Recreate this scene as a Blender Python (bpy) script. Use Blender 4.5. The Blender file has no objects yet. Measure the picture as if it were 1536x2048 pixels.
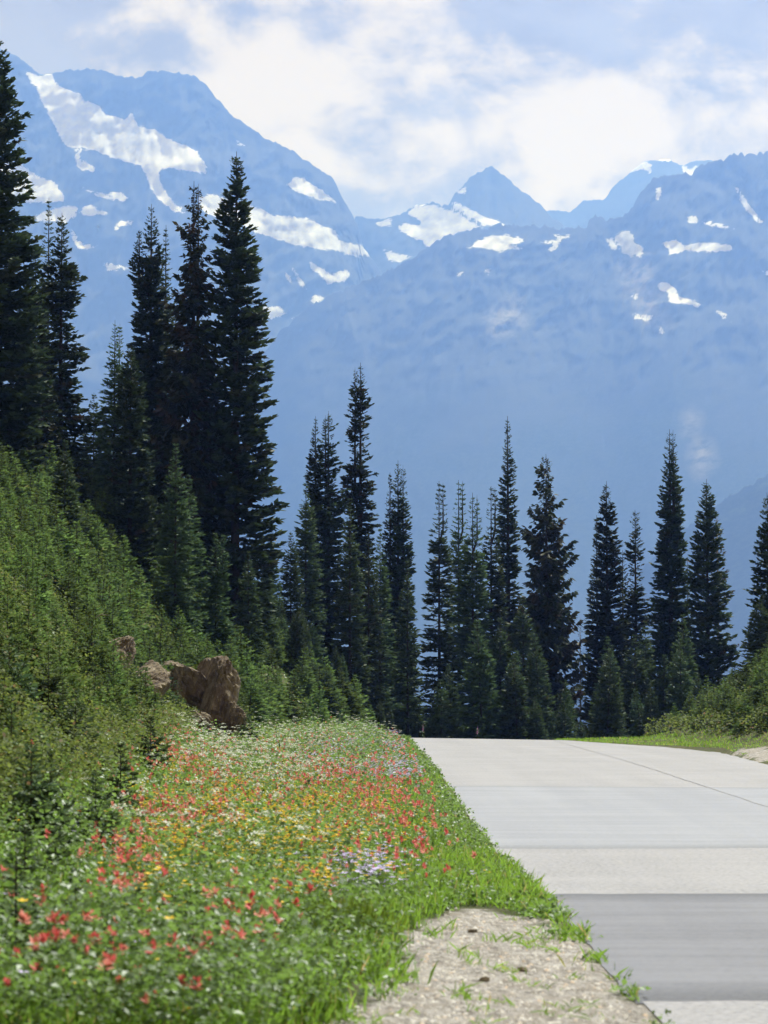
import bpy, math, random
import numpy as np
from mathutils import Vector

R = math.radians
SC = bpy.context.scene
COL = SC.collection

# ------------------------------------------------------------------ camera
F = 5318.0                      # focal length in photograph pixels (1536 x 2048)
CAMH = 1.6
PITCH = math.atan(376.0 / F)
cam = bpy.data.cameras.new('camera')
cam.sensor_fit = 'VERTICAL'
cam.sensor_height = 17.3
cam.lens = F / 2048.0 * 17.3
cam.clip_start = 0.1
cam.clip_end = 90000.0
cam.dof.use_dof = True
cam.dof.focus_distance = 85.0
cam.dof.aperture_fstop = 2.7
camo = bpy.data.objects.new('camera', cam)
camo.location = (0, 0, CAMH)
camo.rotation_euler = (math.pi / 2 + PITCH, 0, 0)
COL.objects.link(camo)
SC.camera = camo

# ------------------------------------------------------------------ world and sun
SUN_EL, SUN_AZ = 57.0, 38.0     # azimuth measured from the view direction (+Y) towards +X
w = bpy.data.worlds.new('World')
SC.world = w
w.use_nodes = True
NT = w.node_tree
NT.nodes.clear()


def N(nt, typ, **kw):
    n = nt.nodes.new(typ)
    for k, v in kw.items():
        if k[0] == '_':
            setattr(n, k[1:], v)
        else:
            key = int(k[1:]) if k[0] == 'i' and k[1:].isdigit() else k
            s = n.inputs[key]
            if hasattr(v, 'is_output') or isinstance(v, bpy.types.NodeSocket):
                nt.links.new(v, s)
            else:
                s.default_value = v
    return n


def math_n(nt, op, a, b=0.0, clamp=False):
    n = nt.nodes.new('ShaderNodeMath')
    n.operation = op
    n.use_clamp = clamp
    for i, v in enumerate((a, b)):
        if isinstance(v, bpy.types.NodeSocket):
            nt.links.new(v, n.inputs[i])
        else:
            n.inputs[i].default_value = v
    return n.outputs[0]


def mixc(nt, f, a, b):
    n = nt.nodes.new('ShaderNodeMix')
    n.data_type = 'RGBA'
    for k, v in ((0, f), (6, a), (7, b)):
        if isinstance(v, bpy.types.NodeSocket):
            nt.links.new(v, n.inputs[k])
        elif k == 0:
            n.inputs[k].default_value = v
        else:
            n.inputs[k].default_value = (*v[:3], 1.0)
    return n.outputs[2]


def ramp(nt, f, a, b, smooth=True):
    n = nt.nodes.new('ShaderNodeMapRange')
    n.interpolation_type = 'SMOOTHSTEP' if smooth else 'LINEAR'
    nt.links.new(f, n.inputs[0])
    n.inputs[1].default_value = a
    n.inputs[2].default_value = b
    return n.outputs[0]


sky = NT.nodes.new('ShaderNodeTexSky')
sky.sky_type = 'NISHITA'
sky.sun_disc = False
sky.sun_elevation = R(SUN_EL)
sky.sun_rotation = R(SUN_AZ)
sky.altitude = 1800.0
tc = NT.nodes.new('ShaderNodeTexCoord')
mp = N(NT, 'ShaderNodeMapping', Vector=tc.outputs['Generated'])
mp.inputs['Location'].default_value = (19.97, 39.25, 36.97)
mp.inputs['Scale'].default_value = (1.0, 1.0, 1.45)
big = N(NT, 'ShaderNodeTexNoise', Vector=mp.outputs[0], Scale=8.0, Detail=10.0, Roughness=0.58, Distortion=0.3)
fine = N(NT, 'ShaderNodeTexNoise', Vector=mp.outputs[0], Scale=23.0, Detail=8.0, Roughness=0.62, Distortion=0.2)
cover = ramp(NT, big.outputs[0], 0.34, 0.47)
puff = ramp(NT, math_n(NT, 'ADD', math_n(NT, 'MULTIPLY', big.outputs[0], 0.62), math_n(NT, 'MULTIPLY', fine.outputs[0], 0.48)), 0.46, 0.60)
cloudc = mixc(NT, puff, (2.4, 2.05, 1.05), (7.0, 6.0, 3.5))
skyc = mixc(NT, cover, mixc(NT, 0.75, sky.outputs[0], (3.6, 2.8, 1.5)), cloudc)
bg = N(NT, 'ShaderNodeBackground', Color=skyc, Strength=0.055)
NT.links.new(bg.outputs[0], NT.nodes.new('ShaderNodeOutputWorld').inputs[0])

sl = bpy.data.lights.new('sun', 'SUN')
sl.energy = 5.0
sl.angle = R(0.53)
sl.color = (0.80, 0.87, 1.0)
so = bpy.data.objects.new('sun', sl)
COL.objects.link(so)
sd = Vector((math.sin(R(SUN_AZ)) * math.cos(R(SUN_EL)), math.cos(R(SUN_AZ)) * math.cos(R(SUN_EL)), math.sin(R(SUN_EL))))
so.rotation_euler = sd.to_track_quat('Z', 'Y').to_euler()
so.location = (40, 40, 80)

VS = SC.view_settings
VS.view_transform = 'Standard'
VS.look = 'None'
VS.gamma = 1.0
VS.exposure = 1.08
SC.cycles.use_denoising = True
SC.cycles.max_bounces = 6
SC.cycles.diffuse_bounces = 3
SC.cycles.transmission_bounces = 4
SC.cycles.volume_bounces = 0

# ------------------------------------------------------------------ helpers
cp_, sp_ = math.cos(PITCH), math.sin(PITCH)


def at(x, y, Y):
    """the point that the photograph shows at pixel (x, y), standing Y metres ahead"""
    u = (np.asarray(x, float) - 768.0) / F
    v = (1024.0 - np.asarray(y, float)) / F
    k = np.asarray(Y, float) / (cp_ - v * sp_)
    return u * k, np.asarray(Y, float) + 0 * u, CAMH + (sp_ + v * cp_) * k


def px_of(X, Y, Z):
    zc = Z - CAMH
    fw = Y * cp_ + zc * sp_
    up = -Y * sp_ + zc * cp_
    return 768 + F * X / fw, 1024 - F * up / fw


def ground_hit(x, y, z=0.0):
    u = (x - 768.0) / F
    v = (1024.0 - y) / F
    dz = sp_ + v * cp_
    k = (z - CAMH) / dz
    return u * k, (cp_ - v * sp_) * k


def sstep(a, b, x):
    t = np.clip((np.asarray(x, float) - a) / (b - a), 0, 1)
    return t * t * (3 - 2 * t)


_A = np.random.default_rng(77).random((256, 256)) * 2 * np.pi
_GX, _GY = np.cos(_A), np.sin(_A)


def vnoise(x, y):
    """gradient noise, about -0.5 .. 0.5"""
    x, y = np.broadcast_arrays(np.asarray(x, float), np.asarray(y, float))
    x, y = 0.83 * x - 0.56 * y, 0.56 * x + 0.83 * y          # turned so that no lattice line shows
    xi = np.floor(x).astype(int); yi = np.floor(y).astype(int)
    fx = x - xi; fy = y - yi
    u = fx * fx * fx * (fx * (fx * 6 - 15) + 10); v = fy * fy * fy * (fy * (fy * 6 - 15) + 10)

    def g(i, j):
        p, q = (xi + i) & 255, (yi + j) & 255
        return _GX[p, q] * (fx - i) + _GY[p, q] * (fy - j)
    return ((g(0, 0) * (1 - u) + g(1, 0) * u) * (1 - v) + (g(0, 1) * (1 - u) + g(1, 1) * u) * v) * 0.8


def fbm(x, y, o=5, g=0.5, ridged=False):
    s = 0.0; a = 1.0; t = 0.0
    for i in range(o):
        n = vnoise(x * 2 ** i + 17.3 * i, y * 2 ** i + 9.1 * i)
        if ridged:
            n = 0.5 - 2 * np.abs(n)
        s = s + a * n; t += a; a *= g
    return s / t


def mesh_np(name, V, faces, mats=(), attrs=None, smooth=False, mat_idx=None):
    """faces: list of (M,k) index arrays"""
    me = bpy.data.meshes.new(name)
    V = np.asarray(V, np.float32)
    me.vertices.add(len(V))
    me.vertices.foreach_set('co', V.ravel())
    tot = []; idx = []
    for f in faces:
        f = np.asarray(f, np.int32)
        if f.size == 0:
            continue
        idx.append(f.ravel()); tot.append(np.full(len(f), f.shape[1], np.int32))
    idx = np.concatenate(idx); tot = np.concatenate(tot)
    start = np.concatenate([[0], np.cumsum(tot)[:-1]]).astype(np.int32)
    me.loops.add(len(idx)); me.loops.foreach_set('vertex_index', idx)
    me.polygons.add(len(tot)); me.polygons.foreach_set('loop_start', start)
    if mat_idx is not None:
        me.polygons.foreach_set('material_index', np.asarray(mat_idx, np.int32))
    me.polygons.foreach_set('use_smooth', np.full(len(tot), smooth))
    for k, v in (attrs or {}).items():
        a = me.attributes.new(k, 'FLOAT', 'POINT')
        a.data.foreach_set('value', np.asarray(v, np.float32))
    for m in mats:
        me.materials.append(m)
    me.update(calc_edges=True)
    me.validate()
    return me


def obj(name, me, parent=None, loc=(0, 0, 0)):
    o = bpy.data.objects.new(name, me)
    COL.objects.link(o)
    if parent is not None:
        o.parent = parent
    o.location = loc
    return o


def tag(o, label=None, cat=None, group=None, kind=None):
    if label: o['label'] = label
    if cat: o['category'] = cat
    if group: o['group'] = group
    if kind: o['kind'] = kind
    return o


def grid_faces(nr, nc):
    i = np.arange(nr * nc).reshape(nr, nc)
    return np.stack([i[:-1, :-1], i[:-1, 1:], i[1:, 1:], i[1:, :-1]], -1).reshape(-1, 4)


# ------------------------------------------------------------------ materials
def material(name):
    m = bpy.data.materials.new(name)
    m.use_nodes = True
    nt = m.node_tree
    return m, nt, nt.nodes['Principled BSDF'], nt.nodes['Material Output']


def noise(nt, scale, detail=4.0, rough=0.55, vec=None, dist=0.0):
    n = nt.nodes.new('ShaderNodeTexNoise')
    n.inputs['Scale'].default_value = scale
    n.inputs['Detail'].default_value = detail
    n.inputs['Roughness'].default_value = rough
    n.inputs['Distortion'].default_value = dist
    if vec is None:
        vec = nt.nodes.new('ShaderNodeTexCoord').outputs['Object']
    nt.links.new(vec, n.inputs['Vector'])
    return n.outputs[0]


def stretched(nt, s):
    return N(nt, 'ShaderNodeMapping', Vector=nt.nodes.new('ShaderNodeTexCoord').outputs['Object'], Scale=s).outputs[0]


def bump(nt, b, h, strength, dist):
    n = nt.nodes.new('ShaderNodeBump')
    n.inputs['Strength'].default_value = strength
    n.inputs['Distance'].default_value = dist
    nt.links.new(h, n.inputs['Height'])
    nt.links.new(n.outputs[0], b.inputs['Normal'])


def attr(nt, name):
    n = nt.nodes.new('ShaderNodeAttribute')
    n.attribute_name = name
    return n.outputs['Fac']


def leafy(name, dark, light, brown=None, transl=0.22, rough=0.55, spec=0.1, tgain=1.0):
    m, nt, b, out = material(name)
    t = attr(nt, 'tint')
    c = mixc(nt, t, dark, light)
    oi = nt.nodes.new('ShaderNodeObjectInfo').outputs['Random']
    hs = N(nt, 'ShaderNodeHueSaturation', Color=c)
    nt.links.new(math_n(nt, 'ADD', math_n(nt, 'MULTIPLY', oi, 0.8), 0.62), hs.inputs['Value'])
    nt.links.new(math_n(nt, 'ADD', math_n(nt, 'MULTIPLY', oi, 0.03), 0.485), hs.inputs['Hue'])
    c = hs.outputs[0]
    if brown is not None:
        c = mixc(nt, math_n(nt, 'MULTIPLY', attr(nt, 'rust'), 1.0, True), c, brown)
    nt.links.new(c, b.inputs['Base Color'])
    b.inputs['Roughness'].default_value = rough
    b.inputs['Specular IOR Level'].default_value = spec
    tr = nt.nodes.new('ShaderNodeBsdfTranslucent')
    gl = N(nt, 'ShaderNodeHueSaturation', Color=c, Hue=0.492, Value=tgain)
    nt.links.new(gl.outputs[0], tr.inputs['Color'])
    mx = nt.nodes.new('ShaderNodeMixShader')
    mx.inputs[0].default_value = transl
    nt.links.new(b.outputs[0], mx.inputs[1])
    nt.links.new(tr.outputs[0], mx.inputs[2])
    nt.links.new(mx.outputs[0], out.inputs[0])
    return m


def plain(name, col, rough=0.7, spec=0.3, var=0.0, scale=3.0, transl=0.0):
    m, nt, b, out = material(name)
    b.inputs['Roughness'].default_value = rough
    b.inputs['Specular IOR Level'].default_value = spec
    if var:
        n = noise(nt, scale)
        c = mixc(nt, n, [v * (1 - var) for v in col], [min(1, v * (1 + var)) for v in col])
        nt.links.new(c, b.inputs['Base Color'])
    else:
        b.inputs['Base Color'].default_value = (*col, 1)
    if transl:
        tr = nt.nodes.new('ShaderNodeBsdfTranslucent')
        tr.inputs['Color'].default_value = (*col, 1)
        mx = nt.nodes.new('ShaderNodeMixShader')
        mx.inputs[0].default_value = transl
        nt.links.new(b.outputs[0], mx.inputs[1]); nt.links.new(tr.outputs[0], mx.inputs[2])
        nt.links.new(mx.outputs[0], out.inputs[0])
    return m


M_SPIRE = leafy('fir_needles_dark', (0.009, 0.019, 0.011), (0.054, 0.080, 0.033), (0.075, 0.045, 0.028))  # light tone, strongest at branch tips, puts sunlit tips into the colour
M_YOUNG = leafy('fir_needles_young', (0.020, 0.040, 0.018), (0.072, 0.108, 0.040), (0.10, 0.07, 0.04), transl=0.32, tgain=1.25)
M_SMALL = leafy('fir_needles_small', (0.026, 0.048, 0.013), (0.105, 0.160, 0.042), (0.17, 0.11, 0.05), transl=0.40, rough=0.7, tgain=1.7)
M_LEAF = leafy('forb_leaf', (0.042, 0.095, 0.014), (0.170, 0.290, 0.070), transl=0.48, rough=0.45, spec=0.4, tgain=1.8)
M_GRASS = leafy('grass_blade', (0.056, 0.108, 0.010), (0.165, 0.270, 0.035), (0.30, 0.23, 0.10), transl=0.5, tgain=1.8)
M_SHRUB = leafy('shrub_leaf', (0.036, 0.056, 0.012), (0.13, 0.165, 0.035), (0.15, 0.09, 0.05), transl=0.42, rough=0.6, spec=0.15, tgain=1.7)
M_BARK = plain('bark', (0.040, 0.033, 0.028), 0.9, 0.1, 0.5, 9.0)
M_DEADWOOD = plain('dead_wood', (0.24, 0.21, 0.18), 0.9, 0.1, 0.4, 9.0)
M_RED = plain('paintbrush_red', (0.58, 0.12, 0.11), 0.6, 0.2, 0.35, 1.2, 0.3)
M_ORANGE = plain('paintbrush_coral', (0.66, 0.25, 0.20), 0.6, 0.2, 0.3, 1.2, 0.3)
M_YEL = plain('arnica_yellow', (0.66, 0.42, 0.012), 0.6, 0.2, 0.12, 2.0, 0.25)
M_PUR = plain('aster_lavender', (0.52, 0.45, 0.70), 0.6, 0.2, 0.2, 2.0, 0.25)
M_WHITE = plain('valerian_white', (0.52, 0.53, 0.44), 0.6, 0.2, 0.15, 2.0, 0.25)
M_MAG = plain('fireweed_magenta', (0.55, 0.13, 0.42), 0.6, 0.2, 0.2, 2.0, 0.25)
M_STEM = plain('flower_stem', (0.09, 0.14, 0.04), 0.6, 0.2, 0.3, 3.0, 0.2)

# ------------------------------------------------------------------ lie of the land
_lx = [ground_hit(*p) for p in ((1330, 2060), (1285, 2008), (1190, 1890), (1090, 1790), (990, 1700), (942, 1640), (903, 1580), (858, 1520), (812, 1470))]
_ly = np.array([p[1] for p in _lx]); _lx = np.array([p[0] for p in _lx])
_rx = [ground_hit(*p) for p in ((1536, 1529), (1440, 1500), (1330, 1487), (1210, 1480), (1110, 1474))]
_ry = np.array([20.0, 50.0] + [p[1] for p in _rx]); _rx = np.array([9.3, 9.3] + [p[0] for p in _rx])
YC = 117.0


def xl(Y): return np.interp(Y, _ly, _lx)
def xr(Y): return np.interp(Y, _ry, _rx)


_toeY = [0, 15, 25, 40, 55, 70, 85, 100, 112, 120, 130, 150, 200]
_toeX = [-2.9, -2.9, -3.0, -3.7, -4.5, -5.2, -5.2, -4.0, -2.2, -0.9, 0.4, 2.6, 7.0]


def toe(Y): return np.interp(Y, _toeY, _toeX)


def fall(Y):
    Y = np.asarray(Y, float)
    d = np.clip(Y - (YC - 4), 0, None)
    near = np.where(d < 18, 0.0045 * d * d, 1.458 + 0.162 * (d - 18))
    far = np.clip(Y - 150, 0, None)
    return near + far * 0.10 + np.clip(Y - 185, 0, None) * 0.3


def zroad(X, Y):
    return -0.016 * np.clip(X - 1, -3, 12) * sstep(60, 112, Y) - fall(Y)


def zland(X, Y):
    X = np.asarray(X, float); Y = np.asarray(Y, float)
    base = zroad(X, Y)
    l = np.clip(xl(Y) - X, 0, None)
    tX = toe(Y)
    side = 0.045 * np.clip(l, 0, 6) + 0.05 * fbm(X * 0.7, Y * 0.5, 4) * sstep(0.1, 1.2, l)
    s = np.logaddexp(0, (tX - X) * 1.6) / 1.6
    k = 1.13 + 0.25 * fbm(X * 0.12 + 3, Y * 0.09, 3)
    hill = 17 * np.tanh(s * k / 17)
    hill = hill * (1 - sstep(150, 230, Y)) + 0.35 * fbm(X * 0.45, Y * 0.3 + 5, 4) * sstep(0.3, 2.0, s)
    r = np.clip(X - xr(Y), 0, None)
    bank = np.logaddexp(0, (X - 11.9 - 0.02 * (Y - 95)) * 1.4) / 1.4 * 0.80
    bank = 9 * np.tanh(bank / 9) * sstep(55, 78, Y) * (1 - sstep(113, 124, Y))
    rs = (0.05 * np.clip(r, 0, 1.5) + 0.1 * fbm(X * 0.5, Y * 0.5, 3) * sstep(0.4, 1.5, r)) * (1 - sstep(113, 122, Y))
    z = base + side + hill + bank + rs
    road = (X > xl(Y) - 0.02) & (X < xr(Y) + 0.02) & (Y < 119)
    z = np.where(road, base - 0.05, z)
    lip = (X > xl(Y) - 0.12) & (X < xl(Y) + 0.32) & (Y < 119)
    z = np.where(lip, base - 0.007, z)
    far = sstep(185, 260, Y)
    z = z - far * 0
    return z


def zfar(X, Y):
    z = zland(X, Y)
    v = np.clip(Y - 230, 0, None)
    return np.maximum(z - 0.15 * v, -640 + 25 * fbm(X / 300, Y / 300, 3))


def inpoly_soft(poly, x, y, soft):
    """0..1, 0.5 on the outline"""
    p = np.array(poly, float)
    x0, y0 = p.min(0) - soft * 2; x1, y1 = p.max(0) + soft * 2
    out = np.zeros(x.shape)
    sel = (x > x0) & (x < x1) & (y > y0) & (y < y1)
    if not sel.any():
        return out
    a = x[sel]; b = y[sel]
    ins = np.zeros(a.shape, bool); dm = np.full(a.shape, 1e9)
    q = np.roll(p, -1, 0)
    for (ax, ay), (bx, by) in zip(p, q):
        c = ((ay > b) != (by > b))
        with np.errstate(divide='ignore', invalid='ignore'):
            xi = (bx - ax) * (b - ay) / (by - ay + 1e-12) + ax
        ins ^= c & (a < xi)
        dx, dy = bx - ax, by - ay
        t = np.clip(((a - ax) * dx + (b - ay) * dy) / (dx * dx + dy * dy + 1e-9), 0, 1)
        dm = np.minimum(dm, np.hypot(a - ax - t * dx, b - ay - t * dy))
    out[sel] = np.clip(0.5 + np.where(ins, 1, -1) * dm / soft * 0.5, 0, 1)
    return out


GRAVEL = [ground_hit(*p, 0.03) for p in ((480, 2420), (690, 2070), (770, 1975), (810, 1900), (870, 1850), (950, 1820), (1060, 1832), (1120, 1845), (1190, 1895), (1260, 1970), (1330, 2060), (1640, 2420))]
GRAVEL_R = [ground_hit(*p, 0.0) for p in ((1462, 1504), (1490, 1507), (1520, 1510), (1545, 1514), (1545, 1526), (1530, 1526))]


def gravel(X, Y):
    X = np.asarray(X, float); Y = np.asarray(Y, float)
    g = inpoly_soft(GRAVEL, X, Y * 0.5 + 0, 0.35) if False else inpoly_soft(GRAVEL, X, Y, 0.5)
    return np.maximum(g, inpoly_soft(GRAVEL_R, X, Y, 0.6))


# --- ground sheet
def ground():
    Ys = [-80, -40, -15, 0, 6, 10]
    y = 10.5
    while y < 135:
        Ys.append(y); y += 0.14 + 0.017 * (y - 10.5)
    while y < 9000:
        Ys.append(y); y *= 1.025
    Ys = np.array(Ys)
    u = np.concatenate([-np.geomspace(70, 8.2, 34), np.arange(-8, -4, 0.25), np.arange(-4, 2.01, 0.13), np.arange(2.4, 9, 0.8), np.arange(9, 16, 0.25), np.geomspace(16.4, 70, 26)])
    UU, YY = np.meshgrid(u, Ys)
    XX = UU * (1 + np.clip(YY - 260, 0, None) / 90.0)
    Z = zfar(XX, YY)
    V = np.stack([XX, YY, Z], -1).reshape(-1, 3)
    g = gravel(XX.ravel(), YY.ravel())
    me = mesh_np('ground', V, [grid_faces(len(Ys), len(u))], smooth=True, attrs={'gravel': g})
    m, nt, b, _ = material('soil_and_turf')
    long_ = stretched(nt, (1, 0.3, 1))
    n1 = noise(nt, 1.3, 8, 0.65); n2 = noise(nt, 15, 8, 0.78, long_); n3 = noise(nt, 38, 5, 0.7, long_)
    soil = mixc(nt, ramp(nt, n1, 0.35, 0.65), (0.055, 0.070, 0.022), (0.095, 0.082, 0.045))
    grav = mixc(nt, ramp(nt, n2, 0.38, 0.62), (0.21, 0.188, 0.17), (0.37, 0.34, 0.32))
    n4 = noise(nt, 13, 3, 0.6, long_)
    grav = mixc(nt, ramp(nt, n4, 0.48, 0.36), grav, (0.16, 0.14, 0.125))
    grav = mixc(nt, ramp(nt, n4, 0.56, 0.68), grav, (0.44, 0.41, 0.385))
    grav = mixc(nt, ramp(nt, noise(nt, 3.2, 5, 0.65), 0.45, 0.68), grav, (0.25, 0.215, 0.185))
    grav = mixc(nt, ramp(nt, n3, 0.54, 0.66), grav, (0.42, 0.40, 0.38))
    f = math_n(nt, 'ADD', attr(nt, 'gravel'), math_n(nt, 'MULTIPLY', math_n(nt, 'SUBTRACT', n1, 0.5), 1.3))
    nt.links.new(mixc(nt, ramp(nt, f, 0.36, 0.56), soil, grav), b.inputs['Base Color'])
    b.inputs['Roughness'].default_value = 0.95
    b.inputs['Specular IOR Level'].default_value = 0.15
    bump(nt, b, n2, 0.9, 0.06)
    me.materials.append(m)
    return tag(obj('ground', me), kind='structure')


ground()


# --- road
def strip(name, Ya, Yb, lift, mat, n_across=40, jag=0.05, skew=(0, 0), inset=0.0):
    """a sheet across the road; a lifted one feathers down into the road along its rim"""
    Ys = np.linspace(0, 1, max(12, int((Yb - Ya) / 0.45)))
    if lift:
        Ys = np.concatenate([[0, 0.3 / (Yb - Ya)], np.linspace(0.6 / (Yb - Ya), 1 - 0.6 / (Yb - Ya), 40), [1 - 0.3 / (Yb - Ya), 1]])
    t = np.linspace(0, 1, n_across)
    T, S = np.meshgrid(t, Ys)
    ya = Ya + skew[0] * T + 0.45 * fbm(T * 6 + Ya, T * 0 + Ya, 5)
    yb = Yb + skew[1] * T + 0.45 * fbm(T * 6 + Yb, T * 0 + Yb, 5)
    Y = ya + (yb - ya) * S
    l = xl(Y) + inset + jag * 2 * fbm(Y * 0.9, 0 * Y + 3, 5)
    r = xr(Y) - inset + jag * 2 * fbm(Y * 0.6, 0 * Y + 8, 4)
    X = l + (r - l) * T
    Z = zroad(X, Y) + np.where((S == 0) | (S == 1) | (T == 0) | (T == 1), min(lift, 0.0005) if lift else 0.0, lift)
    if lift:
        Z = np.where((S == 0) | (S == 1), zroad(X, Y) - 0.003, Z)
    e = np.minimum(S, 1 - S) * (Yb - Ya)
    return mesh_np(name, np.stack([X, Y, Z], -1).reshape(-1, 3), [grid_faces(*X.shape)], [mat], smooth=True, attrs={'rim': 1 - sstep(0.1, 1.1, e).ravel()})


def asphalt(name, c1, c2, speck, rough=0.85, streak=0.5, spk=0.5, rim=None):
    m, nt, b, _ = material(name)
    n1 = noise(nt, 0.35, 6, 0.6)
    ns = noise(nt, 1.0, 6, 0.7, stretched(nt, (0.22, 2.2, 1)))
    nf = noise(nt, 19, 7, 0.85)
    tyre = noise(nt, 1.0, 4, 0.6, stretched(nt, (0.9, 0.03, 1)))
    f = math_n(nt, 'ADD', math_n(nt, 'MULTIPLY', n1, 1 - streak), math_n(nt, 'MULTIPLY', ns, streak))
    f = math_n(nt, 'ADD', math_n(nt, 'MULTIPLY', f, 0.7), math_n(nt, 'MULTIPLY', tyre, 0.3))
    c = mixc(nt, ramp(nt, f, 0.38, 0.62), c1, c2)
    if rim:
        c = mixc(nt, math_n(nt, 'MULTIPLY', attr(nt, 'rim'), ramp(nt, ns, 0.12, 0.5)), c, rim)
    c = mixc(nt, math_n(nt, 'MULTIPLY', ramp(nt, nf, 0.42, 0.66), spk), c, speck)
    c = mixc(nt, math_n(nt, 'MULTIPLY', ramp(nt, nf, 0.47, 0.34), spk), c, [v * 0.5 for v in c1])
    nt.links.new(c, b.inputs['Base Color'])
    b.inputs['Roughness'].default_value = rough
    b.inputs['Specular IOR Level'].default_value = 0.3
    bump(nt, b, nf, 0.35, 0.01)
    return m


A_OLD = asphalt('worn_chip_seal', (0.162, 0.157, 0.170), (0.220, 0.212, 0.226), (0.305, 0.295, 0.305), spk=0.8)
A_MID = asphalt('weathered_patch', (0.172, 0.175, 0.204), (0.220, 0.223, 0.252), (0.265, 0.267, 0.285), streak=0.7, spk=0.4, rim=(0.135, 0.137, 0.154))
A_NEW = asphalt('dark_patch', (0.104, 0.104, 0.124), (0.154, 0.154, 0.178), (0.19, 0.19, 0.205), streak=0.7, spk=0.3, rim=(0.066, 0.066, 0.080))
A_CRACK = plain('sealed_crack', (0.185, 0.18, 0.184), 0.8, 0.2, 0.3, 4.0)

road = tag(obj('road', strip('road', -30, YC, 0.0, A_OLD, 60)), 'pale worn asphalt road running up to a crest between meadow and bank', None, kind='structure')
# beyond the crest the road swings right and drops away
th = np.linspace(0, math.pi / 2, 24); tt = np.linspace(0, 1, 12)
TT, TH = np.meshgrid(tt, th)
xa, xb = float(xl(YC)), float(xr(YC)); pv = xb + 6
rad = pv - (xa + (xb - xa) * TT)
BX = pv - rad * np.cos(TH); BY = YC + rad * np.sin(TH)
EX = np.linspace(pv, 70, 30)[1:]
BX = np.concatenate([BX, np.repeat(EX[:, None], 12, 1)]); BY = np.concatenate([BY, np.repeat(BY[-1:], len(EX), 0)])
obj('road_bend', mesh_np('road_bend', np.stack([BX, BY, zroad(BX, BY) + 0.03], -1).reshape(-1, 3), [grid_faces(*BX.shape)], [A_OLD], smooth=True), road)


def Yat(y): return ground_hit(768, y)[1]


obj('asphalt_patch', strip('asphalt_patch', Yat(1699), Yat(1571), 0.005, A_MID, 60, inset=0.03, skew=(0.4, -1.5)), road)
obj('asphalt_patch', strip('asphalt_patch', Yat(2008), Yat(1786), 0.008, A_NEW, 60, inset=-0.04, skew=(0.3, 0.3)), road)
sy = np.linspace(30, 114, 260)
sx = np.interp(sy, [30, 38.7, 60.8, 113], [5.5, 5.7, 6.2, 7.2]) + 0.07 * fbm(sy * 0.5, sy * 0, 4)
wv = 0.011 * (1 + 1.2 * fbm(sy * 0.8, sy * 0 + 4, 3))
SX = np.stack([sx - wv, sx + wv], 1); SY = np.stack([sy, sy], 1)
obj('road_seam', mesh_np('road_seam', np.stack([SX, SY, zroad(SX, SY) + 0.009], -1).reshape(-1, 3), [grid_faces(len(sy), 2)], [A_CRACK]), road)


# ------------------------------------------------------------------ mountains
def rock_mat(name, forest_lo, forest_hi, strata=True, rock=((0.030, 0.033, 0.034), (0.044, 0.046, 0.046))):
    m, nt, b, _ = material(name)
    tcn = nt.nodes.new('ShaderNodeTexCoord').outputs['Object']
    sep = N(nt, 'ShaderNodeSeparateXYZ', Vector=tcn)
    n1 = noise(nt, 0.0035, 8, 0.62, tcn)
    n2 = noise(nt, 0.03, 5, 0.6, tcn)
    st = noise(nt, 1.0, 6, 0.65, stretched(nt, (0.0022, 0.0022, 0.012)), 0.8)
    f = math_n(nt, 'ADD', math_n(nt, 'MULTIPLY', n1, 0.5), math_n(nt, 'MULTIPLY', st, 0.5))
    rc = mixc(nt, ramp(nt, f, 0.36, 0.64), *rock)
    rc = mixc(nt, math_n(nt, 'MULTIPLY', ramp(nt, noise(nt, 0.06, 5, 0.75, tcn), 0.48, 0.72), 0.45), rc, (0.075, 0.074, 0.072))
    ns = noise(nt, 0.10, 4, 0.75, tcn)
    fc = mixc(nt, ramp(nt, ns, 0.35, 0.7), (0.014, 0.021, 0.013), (0.030, 0.041, 0.024))
    mead = mixc(nt, ramp(nt, n2, 0.3, 0.7), (0.024, 0.040, 0.018), (0.045, 0.065, 0.028))
    fc = mixc(nt, ramp(nt, math_n(nt, 'ADD', n1, math_n(nt, 'MULTIPLY', n2, 0.35)), 0.84, 0.92), fc, mead)
    zz = math_n(nt, 'ADD', sep.outputs['Z'], math_n(nt, 'MULTIPLY', math_n(nt, 'SUBTRACT', n1, 0.5), -900.0))
    zz = math_n(nt, 'ADD', zz, math_n(nt, 'MULTIPLY', math_n(nt, 'SUBTRACT', n2, 0.5), -300.0))
    c = mixc(nt, ramp(nt, zz, forest_lo, forest_hi), fc, rc)
    s = math_n(nt, 'ADD', attr(nt, 'snow'), math_n(nt, 'MULTIPLY', math_n(nt, 'SUBTRACT', noise(nt, 0.045, 7, 0.72, tcn, 0.4), 0.5), 1.2))
    talus = math_n(nt, 'MULTIPLY', attr(nt, 'talus'), ramp(nt, n2, 0.3, 0.6))
    c = mixc(nt, talus, c, (0.22, 0.20, 0.185))
    dirty = mixc(nt, ramp(nt, math_n(nt, 'ADD', math_n(nt, 'MULTIPLY', n1, 0.5), math_n(nt, 'MULTIPLY', n2, 0.5)), 0.38, 0.6), (0.42, 0.425, 0.435), (0.68, 0.68, 0.685))
    c = mixc(nt, ramp(nt, s, 0.42, 0.60), c, dirty)
    nt.links.new(c, b.inputs['Base Color'])
    b.inputs['Roughness'].default_value = 0.95
    b.inputs['Specular IOR Level'].default_value = 0.1
    return m


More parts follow.
